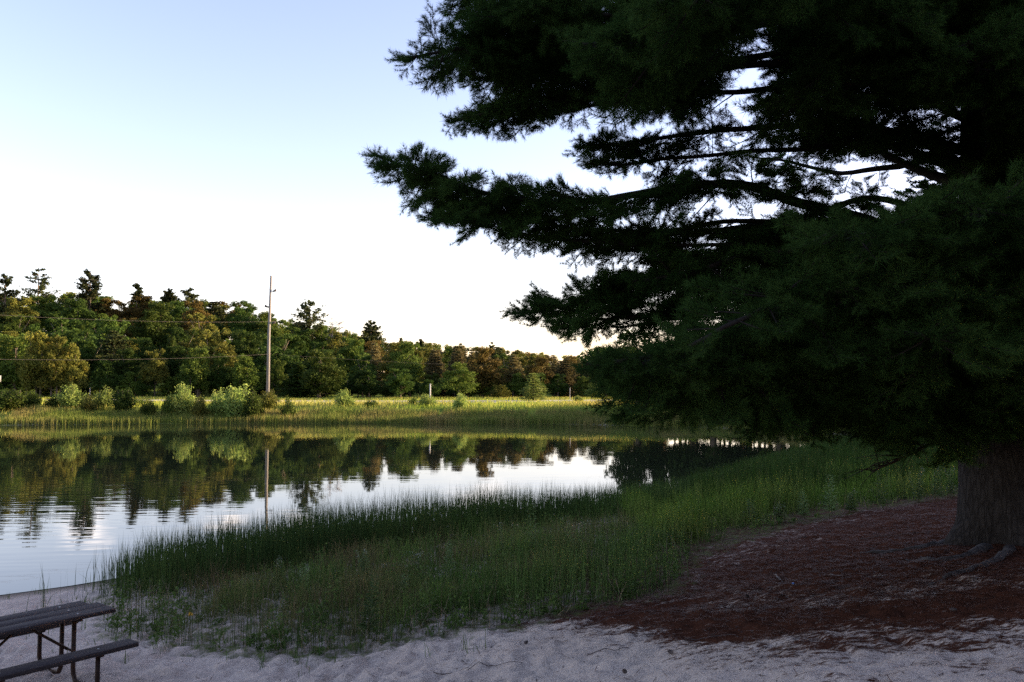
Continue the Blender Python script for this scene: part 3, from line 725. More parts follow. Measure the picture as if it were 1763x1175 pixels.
for x0 in np.arange(-88, 22, 3.4):
    y = 131.5 + rf.uniform(-1.5, 1.5); ms = rf.choice(BLF); mt = rf.choice(['leaf_dark', 'leaf_dark', 'leaf_mid']); s_ = rf.uniform(.3, .48)
    tree_thing('undergrowth_bush', ms, (M['far_bark'], M[mt]), (x0 + rf.uniform(-1, 1), y, gh(x0, y) - .1), rf.random() * 6.28, (s_ * 1.3, s_ * 1.3, s_), 'low dark bush of the undergrowth along the foot of the forest', 'bush', 'bushes along the foot of the forest')

# distant wooded hill behind
hx = np.linspace(-120, 460, 60); hyy = np.linspace(430, 800, 24); HX, HY = np.meshgrid(hx, hyy)
def dh(x, y): return 24 * np.exp(-((x - 68) / 46)**2) * sstep(430, 560, y) + 16 * np.exp(-((x - 260) / 120)**2) * sstep(430, 560, y) + .5
HZ = dh(HX, HY); i_ = np.arange(HX.size).reshape(HX.shape)
dq = np.stack([i_[:-1, :-1], i_[:-1, 1:], i_[1:, 1:], i_[1:, :-1]], -1).reshape(-1, 4)
tag(obj('distant_hill', mesh_np('distant_hill', np.stack([HX.ravel(), HY.ravel(), HZ.ravel()], 1), dq, smooth=True), plain('hill_soil', (.03, .05, .02), (.05, .07, .03), .1, .9)), kind='structure')
rs = np.random.default_rng(55); m_ = 1500; tx = rs.uniform(-100, 420, m_); ty = rs.uniform(440, 590, m_)
tz = dh(tx, ty); P = []
for a_, b_, c_ in zip(tx, ty, tz):
    r_ = 3.4 * (.7 + .6 * rs.random()); d = rs.normal(size=(34, 3)); d /= np.linalg.norm(d, axis=1)[:, None]
    P.append(np.array([a_, b_, c_ + 3.]) + d * r_ * np.array([1, 1, .9]))
V, q_ = leaf_quads(np.concatenate(P), 1.9, 0, rs)
tag(obj('distant_forest', mesh_np('distant_forest', V, q_), M['leaf_dark']), 'dark far off wood covering the distant hill', 'forest', kind='stuff')

# ------------------------------------------------------------------ shrubs on the far bank
def shrub(seed, w_, h, spiky=True):
    rs = np.random.default_rng(seed); tb = MB(); P = []
    for i in range(34):
        a = rs.random() * 6.28; rr = w_ * .5 * math.sqrt(rs.random()); e = np.array([math.cos(a) * rr, math.sin(a) * rr, h * (1 - .6 * (rr / (w_ * .5))**2) * (.5 + .6 * rs.random())])
        s0 = np.array([e[0] * .25, e[1] * .25, 0]); tb.tube([s0, (s0 + e) / 2 + [0, 0, .1 * h], e], [.03, .02, .008], 4)
        m_ = 130; t = .12 + .9 * rs.random(m_); P.append(s0 + (e - s0) * t[:, None] + rs.normal(size=(m_, 3)) * (.14 * w_ * (1.15 - .75 * t))[:, None] * [1, 1, .9])
    V, q_ = leaf_quads(np.concatenate(P), .14, 0, rs); return tb.mesh('stems'), mesh_np('foliage', V, q_)
SH = [shrub(300 + i, 3, 2.4) for i in range(4)]
SB = [(22, 92, 672, 62, 'leaf_mid', 'broad shrub at the left edge of the far bank'), (58, 94, 676, 30, 'leaf_mid', 'small shrub beside the leftmost broad shrub on the far bank'),
      (127, 94, 667, 48, 'leaf_bright', 'rounded sunlit shrub, second clump from the left on the far bank'), (182, 95, 671, 34, 'leaf_bright', 'loose pale tipped shrub left of the dark green shrub on the far bank'),
      (215, 93, 670, 38, 'leaf_dark', 'dark green shrub between the pale shrubs on the far bank'), (294, 93, 684, 26, 'leaf_mid', 'low shrub leaning on the tall domed shrub of the far bank'),
      (315, 94, 667, 44, 'leaf_bright', 'tall domed shrub in the middle of the left far bank'), (380, 94, 676, 34, 'leaf_bright', 'loose shrub left of the widest shrub near the pole'),
      (412, 93, 666, 52, 'leaf_bright', 'widest spiky shrub left of the utility pole foot'), (462, 97, 676, 36, 'leaf_olive', 'reddish olive shrub around the utility pole foot'),
      (595, 98, 672, 34, 'leaf_bright', 'round bright shrub alone in the meadow right of the pole'), (640, 98, 688, 24, 'leaf_dark', 'tiny dark shrub right of the round bright one'),
      (712, 101, 684, 18, 'leaf_mid', 'tiny shrub left of the short white post'), (736, 99, 679, 36, 'leaf_bright', 'yellow green shrub under the short white post'), (793, 97, 681, 24, 'leaf_bright', 'thin pale shrub right of the short white post'),
      (240, 98, 684, 24, 'leaf_mid', 'small low shrub in the gap right of the dark green shrub'), (995, 106, 681, 20, 'leaf_bright', 'small bright shrub on the meadow before the big pine'),
      (92, 93, 684, 24, 'leaf_mid', 'low ragged shrub filling the gap left of the rounded sunlit shrub'), (156, 92, 684, 26, 'leaf_olive', 'small olive shrub right of the rounded sunlit shrub'),
      (258, 92, 687, 26, 'leaf_mid', 'low shrub in the reeds left of the tall domed shrub'), (346, 92, 684, 30, 'leaf_olive', 'olive shrub in the gap between the tall domed shrub and the loose shrub'),
      (438, 92, 676, 34, 'leaf_mid', 'green shrub between the widest shrub and the pole foot'), (498, 93, 689, 24, 'leaf_mid', 'tiny low shrub right of the pole foot'), (4, 91, 676, 36, 'leaf_dark', 'dark shrub cut by the left edge of the picture')]
for i, (px, y, top, wpx, mt, lab) in enumerate(SB):
    if y < 98: y -= 1.0; top -= 3; wpx *= 1.1
    b = at(px, 600, y); g = gh(b[0], y); h = at(px, top, y)[2] - g; wd = wpx / F * y
    e = empty('shrub', (b[0], y, g), i * .9, (wd / 3, wd / 3, h / 2.4)); tag(e, lab, 'shrub')
    for nm, me, mm in zip(('stems', 'foliage'), SH[i % 4], (M['far_bark'], M[mt])):
        o = bpy.data.objects.new(nm, me); col.objects.link(o); o.parent = e
        if not me.materials: me.materials.append(mm)
        o.material_slots[0].link = 'OBJECT'; o.material_slots[0].material = mm

# ------------------------------------------------------------------ utility line
M['pole'] = plain('pole_wood', (.13, .125, .12), (.21, .20, .19), 2, .85, vscale=(6, 6, .3))
M['insul'] = plain('insulator', (.05, .045, .045), (.08, .07, .07), 20, .4)
M['wire'] = plain('wire', (.07, .065, .06), (.09, .085, .08), 1, .5, 0.)
PB = at(461, 690, 112)[:2]; ldir = np.array([-42.3, -66.]); PH = at(468, 475, 112)[2]
att = [(474, 0.), (502, .32), (529, -.32), (557, .32)]
wat = [(474, 0.), (502, .32), (557, .32), (613, .1)]
def pole(loc, label):
    g = gh(*loc); top = PH - gh(*PB); e = empty('utility_pole', (loc[0], loc[1], g)); tag(e, label, 'utility pole')
    b = MB(); b.tube([(0, 0, -.3), (.0, 0, top * .5), (.18, 0, top)], [.24, .20, .14], 14); obj('pole', b.mesh('pole', True), M['pole'], e)
    for py, sx in att[1:]:
        zz = at(468, py, 112)[2] - gh(*PB); xo = .18 * zz / top
        b = MB(); b.tube([(xo + (.22 if sx > 0 else -.22), 0, zz), (xo + sx * 1.3, 0, zz + .03), (xo + sx * 2.3, 0, zz + .12)], [.10, .12, .14], 8)
        b.tube([(xo + sx * 2.0, 0, zz + .02), (xo + sx * 2.0, 0, zz + .3)], [.16, .1], 8)
        obj('insulator', b.mesh('insulator', True), M['insul'], e)
    return e
pole(PB, 'tall bare wooden utility pole at the far shore, in full view')
P2 = PB + ldir; P3 = np.array([45., 172.])
pole(P2, 'wooden utility pole beyond the left edge that carries the wires on'); pole(P3, 'wooden utility pole hidden behind the pine boughs that carries the wires on')
def wire(a, b, sag, label, r=.011):
    t = np.linspace(0, 1, 40)[:, None]; P = a + (b - a) * t; P[:, 2] -= (4 * t * (1 - t))[:, 0] * sag
    mb = MB(); mb.tube(P, r, 4); o = obj('wire', mb.mesh('wire'), M['wire']); tag(o, label, 'wire', 'wires of the utility line')
for nm, (py, sx) in zip(('topmost', 'second from top', 'third from top', 'lowest'), wat):
    zz = at(468, py, 112)[2]; z0 = gh(*PB)
    def pt(p): return np.array([p[0] + .18 + sx * 2.0 * 1., p[1], zz - z0 + gh(*p) + .25])
    wire(pt(PB), pt(P2), 1.6, nm + ' wire running from the pole to the left'); wire(pt(PB), pt(P3), 1.5, nm + ' wire running from the pole to the right', .008)
# short posts and a roadside sign
M['white_paint'] = plain('white_paint', (.34, .34, .34), (.42, .42, .42), 6, .6)
def post(px, y, top, wid, lab):
    b = at(px, 600, y); g = gh(b[0], y); h = at(px, top, y)[2] - g; e = empty('marker_post', (b[0], y, g)); tag(e, lab, 'post')
    mb = MB(); mb.tube([(0, 0, 0), (0, 0, h * .97)], wid / 2, 8); obj('post', mb.mesh('post'), M['white_paint'], e)
    mb = MB(); mb.tube([(0, 0, h * .97), (0, 0, h * .985), (0, 0, h)], [wid * .62, wid * .62, wid * .2], 8); obj('cap', mb.mesh('cap'), M['white_paint'], e)
post(741, 106, 661, .17, 'short white post standing behind the yellow green shrub'); post(157, 107, 668, .05, 'thin pale post left of the dark green shrub'); post(981, 110, 668, .06, 'thin pale post right of the small bright larch')
b = at(-1, 600, 106); g = gh(b[0], 106); e = empty('road_sign', (b[0], 106, g)); tag(e, 'pale grey road sign seen from behind at the left edge', 'road sign')
hz = at(0, 647, 106)[2] - g; mb = MB(); mb.tube([(0, 0, 0), (0, 0, hz)], .035, 8); obj('post', mb.mesh('post'), M['white_paint'], e)
mb = MB(); mb.box((0, .05, hz - .4), (.6, .02, .8)); obj('sign_plate', mb.mesh('sign_plate'), M['white_paint'], e)

# ------------------------------------------------------------------ the big pine
def needle_tuft_arrays(C, T, rs, n=13, ln=.085, w=.0046):
    """C (m,3) tuft centres, T (m,3) axes -> triangles"""
    m_ = len(C); d = rs.normal(size=(m_, n, 3)); d /= np.linalg.norm(d, axis=2)[..., None]
    d = d * .8 + T[:, None, :] * .95 + np.array([0, 0, .15]); d /= np.linalg.norm(d, axis=2)[..., None]
    L = ln * (.7 + .5 * rs.random((m_, n, 1)))
    s = rs.normal(size=(m_, n, 3)); s -= (s * d).sum(2)[..., None] * d; s /= np.linalg.norm(s, axis=2)[..., None]
    b = C[:, None, :] + d * .006
    V = np.stack([b - s * w * .5, b + s * w * .5, b + d * L], 2)
    return V.reshape(-1, 3)
def spray(L, seed, w=.0048, spacing=.085, tl=.42):
    """flat side branch along +X: returns wood (V,quads) and needle vertices"""
    rs = np.random.default_rng(seed); wood = MB(); C = []; T = []
    n = 8; t = np.linspace(0, 1, n); bend = rs.normal(0, .10) * L
    st_ = np.stack([t * L, bend * np.sin(t * 2.2), -.10 * L * t**2 + .10 * L * t**4], 1)
    wood.tube(st_, np.linspace(.006 + .006 * L, .003, n), 4, cap=False)
    def along(s): return np.array([np.interp(s, t, st_[:, i]) for i in range(3)])
    s = .10 * L + .02; side = 1
    while s < L:
        f = s / L; b = along(f); side = -side
        l = tl * min(1., L * .7) * (1 - f)**.7 * (.7 + .6 * rs.random()) + .10
        ang = R(rs.uniform(32, 62)) * side; dz = rs.normal(-.05, .22)
        d = np.array([math.cos(ang), math.sin(ang), dz]); d /= np.linalg.norm(d)
        m_ = max(3, int(l / .024)); tt = np.linspace(.25 if l > .2 else .0, 1, m_)
        curve = b + d * (tt * l)[:, None] + np.array([0, 0, 1]) * (tt**2 * .12 * l)[:, None]
        wood.tube([b, b + d * l * .5 + [0, 0, .03 * l], b + d * l + [0, 0, .12 * l]], [.0032, .0026, .0018], 3, cap=False)
        C.append(curve + rs.normal(0, .006, (m_, 3))); T.append(np.tile(d, (m_, 1)))
        # small forks
        if l > .22:
            for sg in (-1, 1):
                for ff in (.45, .7):
                    a2 = ang + sg * R(40); d2 = np.array([math.cos(a2), math.sin(a2), dz + rs.normal(0, .2)]); d2 /= np.linalg.norm(d2); l2 = l * (1 - ff) * .8 + .04
                    b2 = b + d * l * ff; m2 = max(2, int(l2 / .03)); t2 = np.linspace(.3, 1, m2)
                    C.append(b2 + d2 * (t2 * l2)[:, None]); T.append(np.tile(d2, (m2, 1))); wood.tube([b2, b2 + d2 * l2], [.0026, .0016], 3, cap=False)
        s += spacing * rs.uniform(.7, 1.3)
    m_ = int(L * .5 / .05) + 2; tt = np.linspace(.6, 1, m_); C.append(np.array([along(q_) for q_ in tt])); T.append(np.tile([1, 0, 0.1], (m_, 1)))
    C = np.concatenate(C); T = np.concatenate(T); T = T / np.linalg.norm(T, axis=1)[:, None]
    return np.concatenate(wood.V), np.concatenate(wood.Fq), needle_tuft_arrays(C, T, rs, w=w)
LEN = [.45, .75, 1.1, 1.5, 2.0, 2.6]
SPR = {L: [spray(L, 500 + i * 7 + int(L * 10)) for i in range(3)] for L in LEN}
SPC = {L: [spray(L, 900 + i * 7 + int(L * 10), w=.016, spacing=.24) for i in range(2)] for L in LEN}   # lighter sprays for boughs the photo does not show

# open windows in the crown where the boughs are bare: centre and half size as seen in the photograph
GAPS = [(1430, 230, 250, 170, .2), (1290, 130, 60, 120, .25), (1150, 560, 170, 40, .35), (1120, 395, 220, 30, .25), (1285, 100, 48, 95, .9), (1065, 212, 115, 26, .95), (840, 262, 110, 34, 1), (1270, 262, 80, 26, .4), (1230, 365, 150, 32, .55), (1570, 292, 110, 26, .7), (1620, 205, 40, 55, .6),
        (1075, 592, 90, 12, .9), (1440, 300, 60, 35, .6), (850, 470, 190, 34, 1), (1330, 520, 30, 14, .7), (700, 200, 70, 60, 1), (760, 160, 60, 16, 1), (1490, 180, 30, 20, .5), (1340, 40, 30, 40, .6), (920, 630, 70, 30, 1)]
def in_gap(p, rs):
    v = np.asarray(p) - [0, 0, CAM_Z]; zc = v[1] * ct + v[2] * st
    if zc < 1: return False
    px = 881.5 + F * v[0] / zc; py = 587.5 - F * (v[2] * ct - v[1] * st) / zc
    for gx_, gy_, rx, ry, pr in GAPS:
        if ((px - gx_) / rx)**2 + ((py - gy_) / ry)**2 < 1 and rs.random() < pr: return True
    return False
def bough(tree, pts, r0, r1, prof, seed, droop=-.12, rise=0., step=.095, start=.12, protos=SPR, fan=(35, 85), vert=.34, roll=0.):
    """one limb of the pine with its side branches and needles: limb > needles. prof: [(f, max side length)]"""
    rs = np.random.default_rng(seed); P = np.array(pts, float)
    seg = np.hypot.reduce(np.diff(P, axis=0), axis=1) if False else np.linalg.norm(np.diff(P, axis=0), axis=1); cum = np.concatenate([[0], np.cumsum(seg)]); Lt = cum[-1]
    # smooth the polyline
    u = np.linspace(0, Lt, max(12, int(Lt * 5))); Q = np.stack([np.interp(u, cum, P[:, i]) for i in range(3)], 1)
    for _ in range(4): Q[1:-1] = (Q[:-2] + Q[1:-1] * 2 + Q[2:]) / 4
    wob = np.stack([fbm(u * .9 + seed, u * 0 + 3, 3) - .5, fbm(u * .9 + seed, u * 0 + 7, 3) - .5, fbm(u * .9 + seed, u * 0 + 11, 3) - .5], 1) * .22; wob[0] = 0; Q = Q + wob * np.linspace(0, 1, len(u))[:, None]**.5
    lw = MB(); rad = r0 + (r1 - r0) * (u / Lt)**.75; lw.tube(Q, rad, 8)
    WV, WF, NV = [], [], []; wn = 0
    s = start * Lt; side = 1
    pf = np.array(prof)
    while s < Lt * .995:
        f = s / Lt; side = -side
        c = np.array([np.interp(s, u, Q[:, i]) for i in range(3)]); T = np.array([np.interp(min(s + .2, Lt), u, Q[:, i]) for i in range(3)]) - c
        if np.linalg.norm(T) < 1e-3: T = Q[-1] - Q[-3]
        T /= np.linalg.norm(T)
        lat = np.cross(T, [0, 0, 1.]); lat /= np.linalg.norm(lat); up = np.cross(lat, T)
        if roll: lat, up = lat * math.cos(roll) + up * math.sin(roll), up * math.cos(roll) - lat * math.sin(roll)
        want = max(.6 if f < .8 else .42, np.interp(f, pf[:, 0], pf[:, 1]) * 1.15) * rs.uniform(.55, 1.1)
        want = min(want, max(.32, (Lt - s) * 1.0 + .12))
        if want > .25:
            Lc = min(LEN, key=lambda q_: abs(q_ - want)); wv_, wf_, nv_ = protos[Lc][rs.integers(len(protos[Lc]))]
            a = R(rs.uniform(*fan)); d = T * math.cos(a) + lat * side * math.sin(a) + up * rs.normal(0, vert) + np.array([0, 0, droop + rise * f])
            d /= np.linalg.norm(d); lz = np.cross(d, np.cross([0, 0, 1.], d)); lz += rs.normal(0, .5, 3); yy = np.cross(lz, d); yy /= np.linalg.norm(yy); zz = np.cross(d, yy)
            Mx = np.stack([d, yy * rs.choice([-1, 1]), zz], 0) * (want / Lc)
            if in_gap(c + d * want * .35, rs) or in_gap(c + d * want * .75, rs): s += step * .5; continue
            WV.append(wv_ @ Mx + c); WF.append(wf_ + wn); wn += len(wv_); NV.append(nv_ @ Mx + c)
        s += step * rs.uniform(.6, 1.4) * (.55 if f > .78 else 1)
    # leading shoot
    wv_, wf_, nv_ = protos[.45][0]; Qe = Q[-3]; d = Q[-1] - Q[-3]; d /= np.linalg.norm(d); yy = np.cross([0, 0, 1.], d); yy /= np.linalg.norm(yy); Mx = np.stack([d, yy, np.cross(d, yy)], 0)
    WV.append(wv_ @ Mx + Qe); WF.append(wf_ + wn); NV.append(nv_ @ Mx + Qe)
    lw.add(np.concatenate(WV), np.concatenate(WF))
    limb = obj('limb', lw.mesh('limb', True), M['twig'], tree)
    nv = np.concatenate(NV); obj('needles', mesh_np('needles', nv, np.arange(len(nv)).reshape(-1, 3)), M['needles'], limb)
    return len(nv) // 3

TG = gh(*TR)
pine = empty('pine_tree', (0, 0, 0)); tag(pine, 'huge dark pine with thick trunk and drooping boughs overhanging the right side of the picture', 'pine tree')
# trunk with root flare
TH = 21.; zs = np.concatenate([np.linspace(-.3, 1.6, 16), np.linspace(1.9, TH, 40)]); tp = np.stack([TR[0] + .0 * zs + .12 * np.sin(zs * .22), TR[1] + .1 * np.sin(zs * .3), TG + zs], 1)
rt = np.interp(zs, [-.3, 0, .25, .7, 1.6, 6, 14, TH], [.84, .76, .70, .67, .65, .55, .34, .06])
def ridg(A, p):
    z0 = p[2] - TG; fl = math.exp(-max(z0, 0) * 4.5)
    return 1 + .012 * np.abs(np.sin(A * 19 + 1.3 * math.sin(z0 * 2.1) + .6 * np.sin(A * 5))) + .008 * np.sin(A * 41 + z0 * 5) + fl * .24 * (np.sin(A * 3 + .9) * .6 + np.sin(A * 5 + 2) * .5)
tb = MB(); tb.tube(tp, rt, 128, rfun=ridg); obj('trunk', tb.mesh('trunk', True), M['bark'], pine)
# surface roots
def root(pts, rads, seed):
    P = []
    for (px, py, z0) in pts: P.append(on(px, py, z0))
    P = np.array(P); u = np.linspace(0, 1, 24); k = np.linspace(0, 1, len(P)); Q = np.stack([np.interp(u, k, P[:, i]) for i in range(3)], 1)
    for _ in range(3): Q[1:-1] = (Q[:-2] + 2 * Q[1:-1] + Q[2:]) / 4
    r_ = np.interp(u, k, rads); Q[:, 2] = height(Q[:, 0], Q[:, 1]) + r_ * -.25 + .012 * np.sin(u * 17 + seed)
    b = MB(); b.tube(Q, r_, 12, rfun=lambda A, p: 1 + .1 * np.sin(A * 5 + p[0] * 6)); obj('root', b.mesh('root', True), M['root'], pine)
root([(1690, 925, 1.6), (1640, 928, 1.55), (1580, 940, 1.5), (1520, 943, 1.45), (1480, 946, 1.4)], [.12, .085, .055, .04, .02], 1)
root([(1700, 945, 1.6), (1640, 958, 1.6), (1600, 962, 1.55), (1560, 958, 1.5)], [.10, .06, .035, .02], 2)
root([(1740, 950, 1.6), (1700, 975, 1.6), (1640, 990, 1.6), (1600, 1000, 1.6)], [.09, .05, .03, .015], 3)

